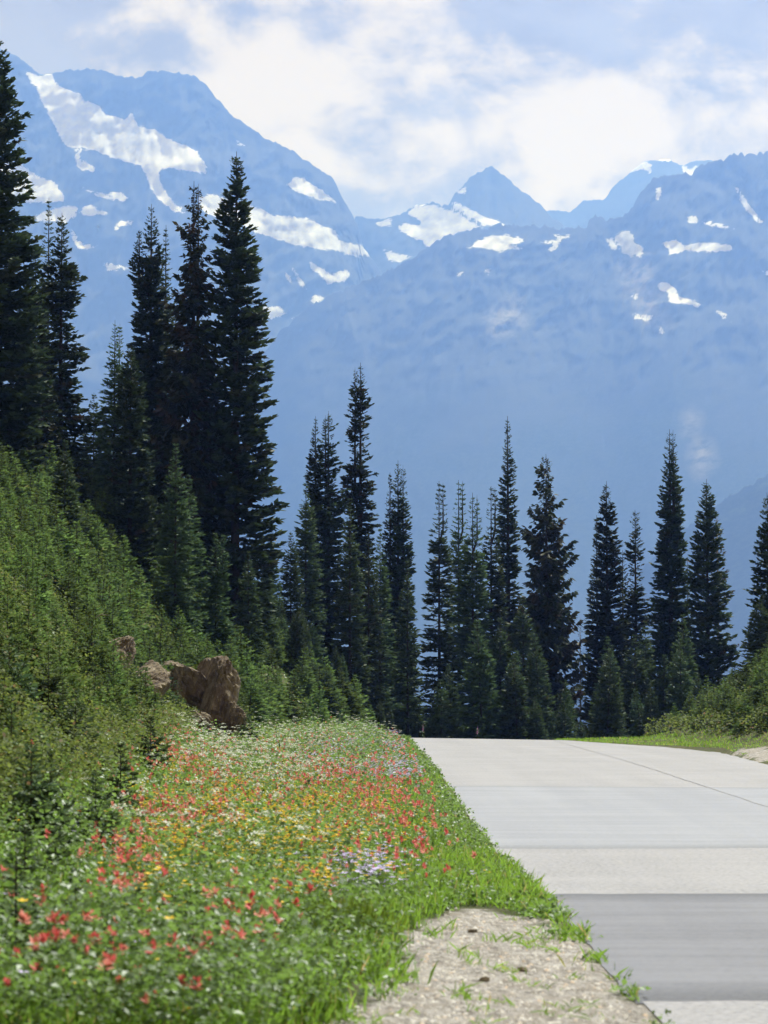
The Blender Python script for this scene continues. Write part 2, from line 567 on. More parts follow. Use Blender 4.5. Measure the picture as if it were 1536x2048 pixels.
def mountain(name, sil, Yr, ybot, snow, mat, label, dx=4.2, ny=200, slope=0.82, amp=1.0, seed=0, talus=(), jag=3.0):
    sil = np.array(sil, float)
    xs = np.arange(sil[0, 0], sil[-1, 0] + 0.1, dx)
    inside = (xs > -40) & (xs < 1576)
    top = np.interp(xs, sil[:, 0], sil[:, 1])
    top = top + jag * 6.0 * fbm(xs * 0.07 + seed, xs * 0 + seed, 5, 0.85)
    v = np.linspace(0, 1, ny) ** 1.15
    VV, XX = np.meshgrid(v, xs, indexing='ij')
    TT = np.broadcast_to(top, XX.shape)
    YY = TT + (ybot - TT) * VV
    Yrx = np.interp(xs, sil[:, 0], Yr * np.ones(len(sil)) if np.isscalar(Yr) else np.array(Yr))
    kw = np.hanning(61); kw /= kw.sum()                 # the depth follows a softened skyline
    soft = np.interp(xs, sil[:, 0], sil[:, 1])
    soft = np.convolve(np.pad(soft, 30, mode='edge'), kw, 'valid')
    drop = (YY - soft) / F * Yrx
    D = Yrx - drop / slope
    fade = sstep(0, 40, YY - TT)
    U = XX + 0.45 * YY + 60 * fbm(XX / 160 + seed, YY / 160, 3)
    n = (fbm(U / 150 + seed, YY / 210 + seed, 6, 0.58, True) * 120 + fbm(U / 42 + seed * 2, YY / 50, 5, 0.65, True) * 36 + fbm(XX / 260, YY / 26 + XX / 300 + seed, 4, 0.6) * 26) * amp
    n = (n - n.mean()) * (1 - 0.82 * sstep(600, 860, YY))
    ice = np.zeros(XX.shape)
    for poly in snow:
        ice = np.maximum(ice, inpoly_soft(poly, XX, YY, 22.0))
    n = n * (1 - 0.5 * sstep(0.1, 0.9, ice))
    D = D - n * (0.12 + 0.88 * fade)
    X, Y, Z = at(XX, YY, D)
    # far side of the mountain
    back = []
    for k in range(1, 8):
        back.append(np.stack([X[0] + 0 * xs, Y[0] + 260.0 * k, Z[0] - 190.0 * k + 60 * fbm(xs * 0.02, xs * 0 + k, 3)], -1))
    V = np.concatenate([np.stack(back[::-1]), np.stack([X, Y, Z], -1)], 0)
    sn = np.zeros(XX.shape)
    for poly in snow:
        sn = np.maximum(sn, inpoly_soft(poly, XX, YY, 10.0))
    tl = np.zeros(XX.shape)
    for poly in talus:
        tl = np.maximum(tl, inpoly_soft(poly, XX, YY, 26.0))
    z7 = np.zeros((7, len(xs)))
    me = mesh_np(name, V.reshape(-1, 3), [grid_faces(ny + 7, len(xs))[:, ::-1]], [mat], smooth=True,
                 attrs={'snow': np.concatenate([z7, sn]).ravel(), 'talus': np.concatenate([z7, tl]).ravel()})
    return tag(obj(name, me), label, None, kind='structure')


M_ROCKL = rock_mat('massif_rock', 150, 520)
M_ROCKR = rock_mat('ridge_rock', 520, 900)

SNOW_L = [
    [(50, 142), (75, 150), (105, 150), (112, 168), (145, 182), (160, 188), (165, 200), (195, 210), (210, 228), (250, 238), (262, 228), (272, 240), (275, 250), (310, 260), (340, 278), (355, 285), (388, 298), (400, 315), (413, 335), (412, 348), (380, 342), (340, 338), (318, 336), (322, 370), (340, 395), (370, 425), (350, 425), (318, 400), (300, 378), (293, 350), (280, 330), (255, 325), (220, 315), (190, 300), (140, 295), (130, 290), (110, 255), (100, 235), (85, 205), (75, 180), (60, 160)],
    [(150, 303), (160, 305), (158, 318), (190, 335), (190, 346), (160, 340), (152, 325)],
    [(-60, 300), (0, 315), (40, 328), (75, 352), (110, 365), (130, 395), (125, 403), (60, 405), (-60, 400)],
    [(50, 440), (85, 425), (130, 412), (155, 415), (152, 432), (130, 445), (100, 443)],
    [(163, 413), (180, 410), (215, 423), (215, 430), (165, 430)],
    [(165, 375), (200, 388), (240, 385), (255, 395), (248, 402), (200, 395)],
    [(225, 455), (240, 442), (265, 441), (262, 448), (245, 452), (232, 462)],
    [(135, 457), (148, 462), (155, 480), (170, 490), (200, 490), (160, 500), (148, 485)],
    [(398, 395), (425, 388), (455, 400), (490, 410), (520, 415), (545, 430), (585, 433), (625, 440), (650, 455), (672, 458), (675, 480), (720, 490), (765, 505), (780, 513), (720, 512), (690, 508), (670, 500), (610, 495), (560, 480), (510, 465), (470, 440), (420, 430), (402, 415)],
    [(573, 370), (590, 352), (612, 360), (640, 378), (672, 405), (650, 402), (620, 395), (600, 385)],
    [(617, 520), (635, 530), (660, 550), (690, 540), (703, 550), (690, 562), (655, 568), (645, 555), (625, 540)],
    [(565, 543), (572, 545), (588, 565), (580, 567)], [(584, 538), (598, 550), (613, 577), (605, 577)],
    [(618, 600), (630, 590), (650, 597), (632, 608)],
    [(515, 615), (560, 612), (575, 625), (545, 638), (520, 637)], [(582, 635), (600, 638), (588, 650)],
    [(548, 684), (570, 664), (590, 650), (594, 656), (572, 672)],
    [(208, 528), (240, 531), (257, 536), (215, 541)], [(472, 283), (482, 285), (488, 292), (476, 290)],
]
SNOW_C = [
    [(815, 425), (830, 412), (860, 408), (895, 418), (930, 435), (963, 455), (960, 463), (920, 465), (890, 480), (858, 497), (845, 482), (815, 470), (795, 455), (800, 448), (840, 450), (845, 442), (815, 430)],
    [(905, 402), (930, 412), (960, 430), (1010, 448), (1010, 456), (970, 452), (935, 432), (903, 410)],
    [(913, 384), (930, 375), (931, 386), (918, 389)], [(750, 446), (783, 438), (784, 452), (755, 452)],
    [(768, 500), (800, 508), (825, 512), (800, 524), (776, 522)],
]
SNOW_R = [
    [(932, 495), (970, 475), (1010, 470), (1047, 475), (1045, 485), (1020, 490), (1043, 497), (1000, 503), (960, 495)],
    [(1080, 485), (1122, 480), (1117, 490), (1106, 504), (1097, 502), (1105, 488)],
    [(1108, 470), (1137, 471), (1137, 479), (1115, 476)],
    [(1225, 475), (1248, 458), (1265, 470), (1270, 485), (1287, 495), (1283, 513), (1260, 512), (1243, 505), (1238, 490)],
    [(1213, 480), (1225, 476), (1236, 500), (1222, 499)],
    [(1320, 485), (1350, 480), (1370, 490), (1410, 485), (1460, 488), (1472, 500), (1430, 504), (1370, 503), (1340, 511), (1335, 495)],
    [(1372, 434), (1393, 431), (1396, 446), (1380, 449)], [(1400, 441), (1440, 447), (1467, 458), (1420, 451)],
    [(1316, 567), (1335, 564), (1352, 580), (1355, 592), (1390, 600), (1410, 614), (1360, 607), (1335, 604), (1340, 590), (1320, 580)],
    [(1467, 370), (1478, 378), (1502, 415), (1527, 446), (1514, 446), (1489, 415)],
    [(1258, 590), (1276, 587), (1273, 602)], [(1265, 626), (1306, 631), (1300, 640), (1270, 637)],
    [(1433, 621), (1446, 624), (1463, 642), (1449, 640)], [(1313, 374), (1323, 377), (1319, 401), (1311, 397)],
    [(910, 546), (925, 545), (928, 550), (914, 552)], [(970, 540), (984, 538), (976, 546)], [(1315, 650), (1325, 655), (1328, 668), (1319, 664)],
    [(1525, 540), (1560, 548), (1560, 556), (1530, 548)],
]
SNOW_F = [[(1258, 345), (1268, 333), (1292, 322), (1305, 330), (1300, 346), (1285, 338)], [(1362, 330), (1380, 336), (1393, 333), (1388, 352), (1370, 352)], [(1310, 318), (1345, 318), (1340, 324)]]

mountain('mountain', [(-520, 190), (-300, 120), (-150, 100), (-60, 78), (0, 95), (40, 115), (60, 132), (75, 146), (100, 150), (112, 143), (190, 137), (240, 152), (270, 156), (285, 150), (292, 142), (335, 141), (390, 153), (412, 168), (435, 200), (470, 235), (530, 275), (590, 303), (602, 314), (665, 355), (685, 395), (700, 420), (715, 450), (727, 495), (760, 540), (830, 640), (900, 760), (1000, 900)],
         7800, 1640, SNOW_L, M_ROCKL, 'broad hazy blue massif with a hanging glacier spilling down its face', seed=1.7, slope=1.3)
mountain('mountain', [(640, 640), (690, 470), (712, 432), (735, 436), (755, 440), (800, 430), (830, 411), (868, 406), (895, 412), (905, 394), (940, 356), (955, 345), (975, 334), (985, 333), (1000, 345), (1040, 380), (1080, 408), (1110, 440), (1160, 470), (1240, 560)],
         8600, 1200, SNOW_C, M_ROCKL, 'sharp pyramid peak rising above a snowfield between the two massifs', seed=4.2, ny=150, amp=0.6, jag=3.2)
mountain('mountain', [(1040, 520), (1085, 425), (1110, 420), (1140, 424), (1165, 402), (1210, 398), (1228, 372), (1258, 346), (1290, 322), (1335, 318), (1362, 330), (1390, 322), (1420, 320), (1480, 340), (1640, 420)],
         10000, 900, SNOW_F, M_ROCKL, 'farthest pale mountain with a snow cap behind the rocky ridge', seed=8.4, ny=90, amp=0.5, jag=2.0)
mountain('mountain', [(380, 980), (440, 860), (500, 765), (535, 700), (560, 665), (620, 610), (700, 572), (780, 540), (830, 512), (870, 482), (930, 461), (1000, 450), (1060, 450), (1110, 455), (1172, 455), (1180, 434), (1204, 432), (1215, 441), (1245, 430), (1270, 410), (1290, 372), (1310, 356), (1350, 349), (1382, 348), (1394, 335), (1430, 322), (1470, 308), (1500, 308), (1530, 304), (1600, 280), (1750, 330), (1900, 280), (2060, 400)],
         7100, 1640, SNOW_R, M_ROCKR, 'rocky banded mountain ridge with snow patches above dark forest', seed=6.1, jag=5.5,
         talus=([(1240, 520), (1290, 515), (1310, 560), (1330, 650), (1290, 640), (1250, 570)], [(980, 640), (1030, 600), (1040, 640), (990, 670)], [(1380, 830), (1390, 835), (1386, 860), (1376, 860)], [(1392, 885), (1412, 890), (1420, 920), (1400, 945), (1390, 920)]))
mountain('hill', [(1000, 1500), (1100, 1380), (1200, 1250), (1290, 1130), (1360, 1066), (1440, 1005), (1536, 950), (1640, 880), (1800, 820), (2060, 700)],
         5000, 1640, [], rock_mat('near_forest', 2000, 2400), 'darker forested valley spur in front of the rocky ridge', seed=2.9, ny=110, dx=5, amp=0.35, jag=5)


# ------------------------------------------------------------------ conifers
def unit(v):
    return v / (np.linalg.norm(v, axis=-1, keepdims=True) + 1e-9)


def fir_arrays(seed, H, Rb, kind='spire', tops=(), clear=0.03):
    """foliage quads and wood triangles of one conifer standing on the origin"""
    rng = np.random.default_rng(seed)
    young = kind in ('young', 'small')
    p = dict(spire=(0.56, 0.165, 7.5, 0.14, -13, 0.29), ragged=(0.50, 0.165, 7.0, 0.26, -28, 0.30), young=(0.72, 0.17, 8.5, 0.10, -12, 0.24), small=(0.9, 0.085, 6.5, 0.12, -4, 0.22),
             shaggy=(0.62, 0.17, 6.0, 0.42, -20, 0.36), sparse=(0.85, 0.22, 3.2, 0.35, 0, 0.34))[kind]
    power, step, per, irr, low, tl = p
    if kind == 'small':
        step = max(0.055, H * 0.055); tl = 0.085 + 0.05 * H
    elif kind == 'young':
        step = 0.06 + 0.012 * H; tl = 0.17 + 0.011 * H
    else:
        step *= (H / 18.0) ** 0.5; tl *= (H / 18.0) ** 0.35
    zs = np.arange(clear * H, H * 0.985, step)
    cnt = np.maximum(1, rng.poisson(per * (1.5 if len(tops) else 1.0), len(zs)))
    if kind == 'sparse':
        cnt = np.where(rng.random(len(zs)) < 0.25, 0, cnt)
    z = np.repeat(zs, cnt) + rng.normal(0, step * (0.12 if young else 0.3), cnt.sum())
    t = np.clip(z / H, 0, 0.995)
    az = rng.random(len(z)) * 2 * np.pi
    # ragged outline: slow bands up the tree and bias with azimuth
    ph = rng.random(2) * 50
    band = fbm(t * 14 * (H / 18) ** 0.6 + ph[0], np.cos(az) * 1.1 + ph[1], 3)
    r = Rb * (1 - t) ** power * (1 + irr * 3.0 * band) * rng.uniform(1 - irr * 1.5, 1.0 + 0.10, len(z))
    if kind == 'spire':
        r *= 0.80 + 0.20 * sstep(0, 0.22, t)
        r *= 1.08 - 0.15 * sstep(0.8, 0.95, t)
        r = np.where(rng.random(len(r)) < 0.02, r * 1.25, r)
        r = np.where(rng.random(len(r)) < 0.10, r * 0.6, r)
    if kind == 'ragged':
        r *= 0.55 + 0.75 * np.clip(0.5 + 2.2 * fbm(t * 9 + ph[1], 0 * t + ph[0], 2), 0, 1)
        r = np.where(rng.random(len(r)) < 0.06, r * 1.4, r)
    if kind == 'shaggy':
        r = np.where(rng.random(len(r)) < 0.05, r * 1.5, r)
        r *= 0.75 + 0.25 * sstep(0.0, 0.35, t)
    if young:
        r *= 1 - 0.25 * sstep(0.8, 0.97, t)
    r = np.maximum(r, 0.018 * H ** 0.5)
    elev = np.radians(low + (34 - low) * t ** 1.6 + rng.normal(0, 7, len(z)))
    curl = np.where(t > 0.5, 0.08, 0.22) * (0.4 if young else 1.0)
    ca, sa = np.cos(az), np.sin(az)
    wob = lambda: rng.normal(0, 0.012 * H ** 0.5, len(z))
    ox, oy = 0 * z, 0 * z
    if len(tops):                     # extra leaders beside the main stem
        for (dx, dy, tb, fr) in tops:
            selm = (rng.random(len(z)) < 0.5) & (t > tb)
            ox = np.where(selm, dx * np.minimum(1, (t - tb) / 0.06), ox); oy = np.where(selm, dy * np.minimum(1, (t - tb) / 0.06), oy)
            z = np.where(selm, tb * H + (z - tb * H) * fr, z)
            r = np.where(selm, r * 0.8, r)

    # twigs along each branch
    nt_ = np.clip((r / tl * (8.8 if not young else 7.5)).astype(int), 4, 54)
    if kind == 'small':
        nt_ = np.clip((r / tl * 8.0).astype(int), 3, 20)
    if kind == 'sparse':
        nt_ = np.clip((r / tl * 6).astype(int), 2, 18)
    bi = np.repeat(np.arange(len(z)), nt_)
    s = rng.random(len(bi)) ** 0.55
    k = np.concatenate([[0], np.cumsum(nt_)[:-1]])
    s[k] = 1.0
    rb, eb, cb = r[bi], elev[bi], curl[bi]
    hx, hz = rb * s * np.cos(eb), rb * (s * np.sin(eb) + cb * s * s)
    if kind == 'shaggy':
        hz = hz - rb * 0.16 * np.sin(s * np.pi) + 0.06 * rb * s
    base = np.stack([ca[bi] * hx + ox[bi], sa[bi] * hx + oy[bi], z[bi] + hz], -1)
    ax = unit(np.stack([ca[bi] * np.cos(eb), sa[bi] * np.cos(eb), np.sin(eb) + 2 * cb * s], -1))
    side = np.stack([-sa[bi], ca[bi], 0 * s], -1)
    sg = np.where(rng.random(len(bi)) < 0.5, -1.0, 1.0)
    ang = np.radians(rng.normal(48, 16, len(bi)))
    ang[k] = 0
    d = ax * np.cos(ang)[:, None] + side * (np.sin(ang) * sg)[:, None]
    d[:, 2] += rng.normal(0.05 if kind != 'shaggy' else -0.55, 0.22 if kind != 'shaggy' else 0.45, len(bi))
    if kind == 'sparse':
        d[:, 2] -= 0.35
    d = unit(d)
    ln = tl * rng.uniform(0.6, 1.25, len(bi)) * (1.05 - 0.22 * s) * np.clip(rb / (tl * 1.6), 0.45, 1)
    if kind in ('spire', 'ragged', 'shaggy'):
        ln = ln * (0.78 + 0.30 * np.clip(rb, 0, 2.2))
    upv = np.array([0, 0, 1.0]) + rng.normal(0, 0.95, (len(bi), 3))
    wd = unit(np.cross(d, upv))
    wl = ln * (0.25 if kind in ('spire', 'shaggy', 'ragged') else 0.18)
    wl = wl[:, None] * wd
    q0 = base - d * (ln * 0.12)[:, None]
    sag = np.zeros_like(d); sag[:, 2] = -0.05 * ln
    q1 = base + d * (ln * 0.42)[:, None] + wl
    q2 = base + d * ln[:, None] + sag
    q3 = base + d * (ln * 0.42)[:, None] - wl
    V = np.stack([q0, q1, q2, q3], 1).reshape(-1, 3)
    btint = np.clip(rng.normal(0.45, 0.24, len(z)), 0, 1)
    rust_b = np.clip(rng.normal(-0.25, 0.3, len(z)), 0, 0.8) if kind in ('spire', 'ragged') else np.clip(rng.normal(-0.5, 0.3, len(z)), 0, 0.6)
    if kind == 'shaggy':
        rust_b = np.clip(rng.normal(0.12, 0.3, len(z)), 0, 0.9)
    if kind == 'sparse':
        rust_b = np.clip(rng.normal(0.5, 0.3, len(z)), 0, 1)
    tint = np.clip(btint[bi] * 0.6 + 0.4 * s * rng.uniform(0.4, 1.0, len(bi)), 0, 1)
    tint4 = np.repeat(tint, 4); rust4 = np.repeat(np.clip(rust_b[bi] * (0.5 + 0.5 * s), 0, 1), 4)
    Fq = np.arange(len(V)).reshape(-1, 4)
    # wood: tapered stem plus one limb per branch
    tr = max(0.010, H * (0.0105 if kind in ('spire', 'shaggy', 'ragged') else 0.0075))
    nr = 7
    lv = np.linspace(0, 1, 10)
    a = np.arange(nr) * 2 * np.pi / nr
    rad = tr * (1 - lv) ** 0.9 + 0.0022 * H ** 0.5
    rad[0] *= 1.35
    stems = [(0, 0, 0.0, 1.0)] + [(dx, dy, tb, fr) for dx, dy, tb, fr in tops]
    WV = []; WF = []; off = 0
    for dx, dy, tb, fr in stems:
        zz = (tb + (1 - tb) * lv * (fr if tb else 1)) * H
        zz[0] -= 0.35 if not tb else 0
        rr = rad if not tb else rad * 0.45
        oxx = dx * np.minimum(1, lv / 0.2); oyy = dy * np.minimum(1, lv / 0.2)
        g = np.stack([oxx[:, None] + rr[:, None] * np.cos(a), oyy[:, None] + rr[:, None] * np.sin(a), np.repeat(zz[:, None], nr, 1)], -1)
        WV.append(g.reshape(-1, 3))
        i = np.arange(10 * nr).reshape(10, nr) + off
        j = np.roll(i, -1, 1)
        WF.append(np.stack([i[:-1], j[:-1], j[1:], i[1:]], -1).reshape(-1, 4)); off += 10 * nr
    keep = np.ones(len(z), bool) if kind in ('sparse', 'shaggy') else rng.random(len(z)) < (0.3 if kind in ('spire', 'ragged') else 0.5)
    zb, rbb, ee, cc = z[keep], r[keep] * 0.86, elev[keep], curl[keep]
    x0 = np.stack([ox[keep], oy[keep], zb], -1)
    x1 = x0 + np.stack([ca[keep] * rbb * np.cos(ee), sa[keep] * rbb * np.cos(ee), rbb * (np.sin(ee) + 0.7 * cc)], -1)
    lw = np.maximum(0.004, rbb * 0.014)[:, None]
    e1 = np.stack([-sa[keep], ca[keep], 0 * zb], -1) * lw; e2 = np.array([0, 0, 1.0]) * lw
    LV = np.stack([x0 + e1, x0 - e1 * 0.5 + e2, x0 - e1 * 0.5 - e2, x1], 1).reshape(-1, 3)
    q = (np.arange(keep.sum()) * 4)[:, None] + off
    LF = np.concatenate([q + np.array([[0, 1, 3]]), q + np.array([[1, 2, 3]]), q + np.array([[2, 0, 3]])])
    return (V, Fq, tint4, rust4), (np.concatenate(WV + [LV]), [np.concatenate(WF), LF])


def fir_meshes(seed, H, Rb, kind, tops=(), mat=None, clear=0.03):
    (V, Fq, ti, ru), (WV, WF) = fir_arrays(seed, H, Rb, kind, tops, clear)
    mat = mat or dict(spire=M_SPIRE, ragged=M_SPIRE, shaggy=M_SPIRE, sparse=M_SPIRE, young=M_YOUNG, small=M_SMALL)[kind]
    crown = mesh_np('crown', V, [Fq], [mat], {'tint': ti, 'rust': ru})
    trunk = mesh_np('trunk', WV, WF, [M_DEADWOOD if kind == 'sparse' else M_BARK])
    return crown, trunk


def place_tree(name, crown, trunk, loc, rz, sc, label, cat, group, lean=(0, 0)):
    e = bpy.data.objects.new(name, None)
    e.empty_display_size = 0.2
    COL.objects.link(e)
    e.location = loc
    e.rotation_euler = (lean[0], lean[1], rz)
    e.scale = sc if hasattr(sc, '__len__') else (sc, sc, sc)
    obj('trunk', trunk, e)
    obj('crown', crown, e)
    return tag(e, label, cat, group)


# (top x, top y, metres ahead, crown half width in pixels at the foot, kind, extra tops [(dx px, start, reach)], label)
TALL = [
    (-4, 78, 96, 128, 'spire', (), 'largest dark fir at the left picture edge, cut by it'),
    (60, 560, 104, 75, 'spire', (), 'dark fir squeezed between the left edge giant and its brown neighbour'),
    (72, 470, 118, 40, 'young', (), 'thin spire just beside the giant left edge fir'),
    (98, 395, 120, 40, 'young', (), 'thin bare-tipped spire left of the brown-topped fir'),
    (124, 425, 106, 62, 'ragged', (), 'brown-topped ragged fir with clear gaps in its crown beside the left giant'),
    (188, 785, 112, 42, 'young', (), 'lone thin open fir standing in the gap of the left group'),
    (230, 640, 108, 48, 'young', ((10, 0.45, 0.97),), 'slender twin-spired fir in the left group'),
    (262, 690, 100, 68, 'spire', (), 'grey-green full-skirted fir in front of the left group'),
    (303, 408, 112, 66, 'spire', ((-24, 0.72, 0.72),), 'dark fir with a shorter second top in the left group'),
    (332, 450, 120, 46, 'young', (), 'thin spire peeking out behind the left group'),
    (388, 362, 110, 92, 'shaggy', ((9, 0.55, 0.985),), 'broad shaggy conifer with a twin needle-like top in the left group'),
    (473, 303, 110, 108, 'spire', (), 'tallest dark fir of the left group, single sharp spire against the glacier'),
    (352, 878, 96, 50, 'young', (), 'paler young fir standing in front of the shaggy conifer'),
    (378, 948, 99, 46, 'young', (), 'short fir tucked right behind the paler young fir'),
    (130, 876, 84, 46, 'young', (), 'bright green young fir at the foot of the brown-topped fir'),
    (432, 1060, 100, 40, 'young', ((14, 0.6, 0.96),), 'small fir with two tips below the tallest fir'),
    (497, 1100, 106, 36, 'young', (), 'small dim fir under the right skirt of the tallest fir'),
    (528, 1090, 112, 34, 'young', (), 'small fir at the right foot of the tallest fir'),
    (582, 1062, 128, 36, 'young', (), 'small slim fir at the left end of the middle group'),
    (612, 960, 130, 46, 'young', (), 'green fir in front of the dark pair of the middle group'),
    (631, 832, 136, 40, 'spire', (), 'narrow dark fir, first of the pair in the middle group'),
    (657, 822, 136, 44, 'ragged', ((-6, 0.7, 0.95),), 'dense dark fir with two close tips, second of the middle pair'),
    (700, 990, 128, 44, 'young', (), 'green fir in front of the tallest middle fir'),
    (721, 725, 138, 52, 'ragged', ((-11, 0.55, 0.97),), 'tallest dark ragged twin-topped fir of the middle group'),
    (737, 1060, 130, 40, 'young', (), 'small green fir right of the tallest middle fir'),
    (780, 945, 140, 34, 'spire', (), 'slim shorter dark fir beside the triple-topped clump'),
    (796, 920, 140, 47, 'spire', ((10, 0.5, 0.97),), 'dark fir with twin tips and one long low branch'),
    (760, 1050, 134, 44, 'young', (), 'green fir at the foot of the twin-tipped dark fir'),
    (815, 1120, 132, 40, 'young', (), 'green fir at the blue gap beside the twin-tipped dark fir'),
    (878, 962, 142, 54, 'young', ((8, 0.80, 0.98),), 'green double-tipped fir right of the blue gap'),
    (917, 960, 146, 50, 'young', ((8, 0.80, 0.985),), 'green fir, second of the row beside the blue gap'),
    (945, 985, 141, 60, 'young', ((9, 0.80, 0.965),), 'green fir, third and fullest of the row beside the blue gap'),
    (982, 972, 147, 52, 'young', ((8, 0.82, 0.98),), 'green fir leaning close to the tall narrow spire'),
    (1015, 832, 150, 44, 'spire', (), 'tall very narrow fir rising over the road crest'),
    (1092, 908, 144, 94, 'shaggy', (), 'broad shaggy brownish spruce with long side branches over the road crest'),
    (1046, 1190, 138, 62, 'young', (), 'paler young fir at the road crest, in front of the shaggy spruce'),
    (1000, 1230, 139, 54, 'young', (), 'young fir below the tall narrow spire at the road crest'),
    (1160, 1235, 150, 26, 'sparse', (), 'short brown half-dead fir right of the shaggy spruce'),
    (1193, 1030, 150, 40, 'young', (), 'slim fir merged with the left side of a taller spired one'),
    (1213, 962, 148, 64, 'spire', (), 'dark blue-green fir with a thin tip, first right of the shaggy spruce'),
    (1245, 1100, 153, 30, 'ragged', (), 'short dark brown fir behind the open brownish one'),
    (1270, 1020, 150, 44, 'ragged', (), 'open brownish fir with see-through lower branches'),
    (1339, 858, 146, 58, 'spire', ((7, 0.7, 0.995),), 'tallest fir of the right group with a double tip'),
    (1375, 1118, 156, 28, 'young', (), 'small far fir seen between two large ones of the right group'),
    (1413, 958, 142, 76, 'spire', (), 'wide-skirted dark fir with a slim tip in the right group'),
    (1434, 1022, 150, 92, 'sparse', (), 'half-bare grey conifer with long see-through branches'),
    (1534, 985, 128, 62, 'spire', (), 'dark fir at the right picture edge, cut by it'),
    (1562, 1040, 126, 60, 'spire', (), 'dark fir just outside the right picture edge'),
    (1520, 1200, 112, 48, 'young', (), 'bright green young fir on top of the right bank'),
    (1290, 1240, 140, 50, 'young', (), 'low green fir at the foot of the open brownish fir'),
    (1215, 1270, 140, 52, 'young', (), 'low green fir below the first spired fir of the right group'),
]
for i, (x, y, Y, hw, kind, tops, label) in enumerate(TALL):
    X, _, zt = [float(v) for v in at(x, y, Y)]
    zg = float(zland(X, Y)) - 0.15
    H = zt - zg
    tp = tuple((dx / F * Y, 0.0, tb, fr) for dx, tb, fr in tops)
    cr, tk = fir_meshes(100 + i, H, hw / F * Y * (0.86 if kind == 'spire' else 1.0), kind, tp, clear=0.015)
    place_tree('shaggy_spruce' if kind == 'shaggy' else 'fir_tree', cr, tk, (X, Y, zg), 0, 1.0, label, 'tree', 'tall firs beyond the road and on the slope')

# --- young firs standing apart in the near meadow
NEARF = [(298, 1400, 67.5, 1.0, 'small fir between the reddish rocks and the cracked face'), (450, 1330, 74.5, 0.9, 'small fir leaning over the tall pale outcrop from behind'), (268, 1420, 66.0, 0.9, 'small fir below the reddish rock'), (425, 1480, 69.5, 0.6, 'tiny fir at the foot of the tall pale outcrop'), (318, 1455, 69.0, 1.5, 'small fir growing against the cracked rock face'), (352, 1345, 70.5, 1.2, 'small fir perched on top of the cracked rock face'), (496, 1462, 70.5, 1.0, 'small fir right beside the tall pale rock outcrop'), (405, 1310, 74.8, 1.4, 'small fir rising just behind the tall pale rock outcrop'),
         (20, 1740, 21.0, 0.9, 'dark young fir cut by the left picture edge, above the red flowers'), (100, 1745, 21.0, 0.7, 'dark young fir second from the left picture edge'),
         (48, 1905, 15.8, 0.55, 'blurred low fir at the left picture edge near the bottom corner'), (150, 1925, 15.2, 0.42, 'blurred low fir right of the bottom corner firs'),
         (15, 1640, 26.0, 1.1, 'taller dark fir at the left picture edge below the thicket'), (95, 1600, 29.5, 1.1, 'dark pointed fir in front of the bright thicket'),
         (30, 1985, 13.3, 0.62, 'blurred dark young fir at the bottom left corner'), (385, 1960, 14.3, 0.42, 'small dark young fir low in the flower meadow'),
         (60, 1790, 19.0, 0.85, 'dark bushy young fir at the left edge of the meadow'), (190, 1760, 20.5, 0.72, 'dark young fir between paintbrush and the left edge'),
         (110, 1840, 17.2, 0.5, 'low dark young fir behind the red flowers'), (240, 1690, 25.5, 0.75, 'young fir where meadow and fir thicket meet'),
         (616, 1590, 36.5, 0.42, 'tiny lone young fir in the middle of the flower meadow'), (270, 1930, 15.2, 0.36, 'tiny dark fir in the lower left flowers'),
         (150, 1640, 28.5, 0.95, 'pointed young fir above the left edge meadow'), (300, 1600, 36.0, 0.9, 'young fir beside the dense red flower patch')]
for i, (x, y, Y, h, label) in enumerate(NEARF):
    X = float(at(x, y, Y)[0])
    cr, tk = fir_meshes(860 + i, h, h * 0.36, 'small', mat=M_YOUNG)
    place_tree('young_fir', cr, tk, (X, Y, float(zland(X, Y)) - 0.02), 0, 1.0, label, 'young fir', 'young firs in the near meadow')

# --- small firs: prototypes, the nearest as individuals, the rest as one thicket
PROTO = [fir_meshes(900 + i, 1.0 * s, 0.36 * s * rr, 'small') for i, (s, rr) in enumerate(((1.2, 1.0), (1.4, 0.85), (1.6, 0.8), (1.0, 1.1), (1.8, 0.7), (1.3, 0.95), (1.5, 0.9), (1.1, 1.15)))]
PROTO_Y = [fir_meshes(950 + i, h, h * q, 'young') for i, (h, q) in enumerate(((4.0, 0.22), (3.2, 0.25), (4.8, 0.19), (2.6, 0.28), (3.6, 0.21), (5.4, 0.18)))]
rng = np.random.default_rng(5)


def slope_spots(n, Y0, Y1, xlo, xhi, mind, zone=None):
    pts = []
    grid = {}
    tries = 0
    while len(pts) < n and tries < n * 40:
        tries += 1
        Y = Y0 * (Y1 / Y0) ** rng.random() if rng.random() < 0.4 else rng.uniform(Y0, Y1)
        a, b = xlo(Y), xhi(Y)
        if b <= a:
            continue
        X = rng.uniform(a, b)
        md = mind * (0.75 + 0.006 * Y)
        if fbm(X * 0.42, Y * 0.2 + 3, 3) < -0.10:
            continue
        key = (int(X / md), int(Y / md))
        if any((X - px) ** 2 + (Y - py) ** 2 < md * md for kx in (-1, 0, 1) for ky in (-1, 0, 1) for px, py in grid.get((key[0] + kx, key[1] + ky), ())):
            continue
        grid.setdefault(key, []).append((X, Y))
        pts.append((X, Y))
    return pts


def in_rock(X, Y, Z):
    px, py = px_of(X, Y, Z)
    return (325 < px < 500 and 1290 < py < 1500 and 50 < Y < 76) or (185 < px < 325 and 1220 < py < 1430 and 54 < Y < 68.5)


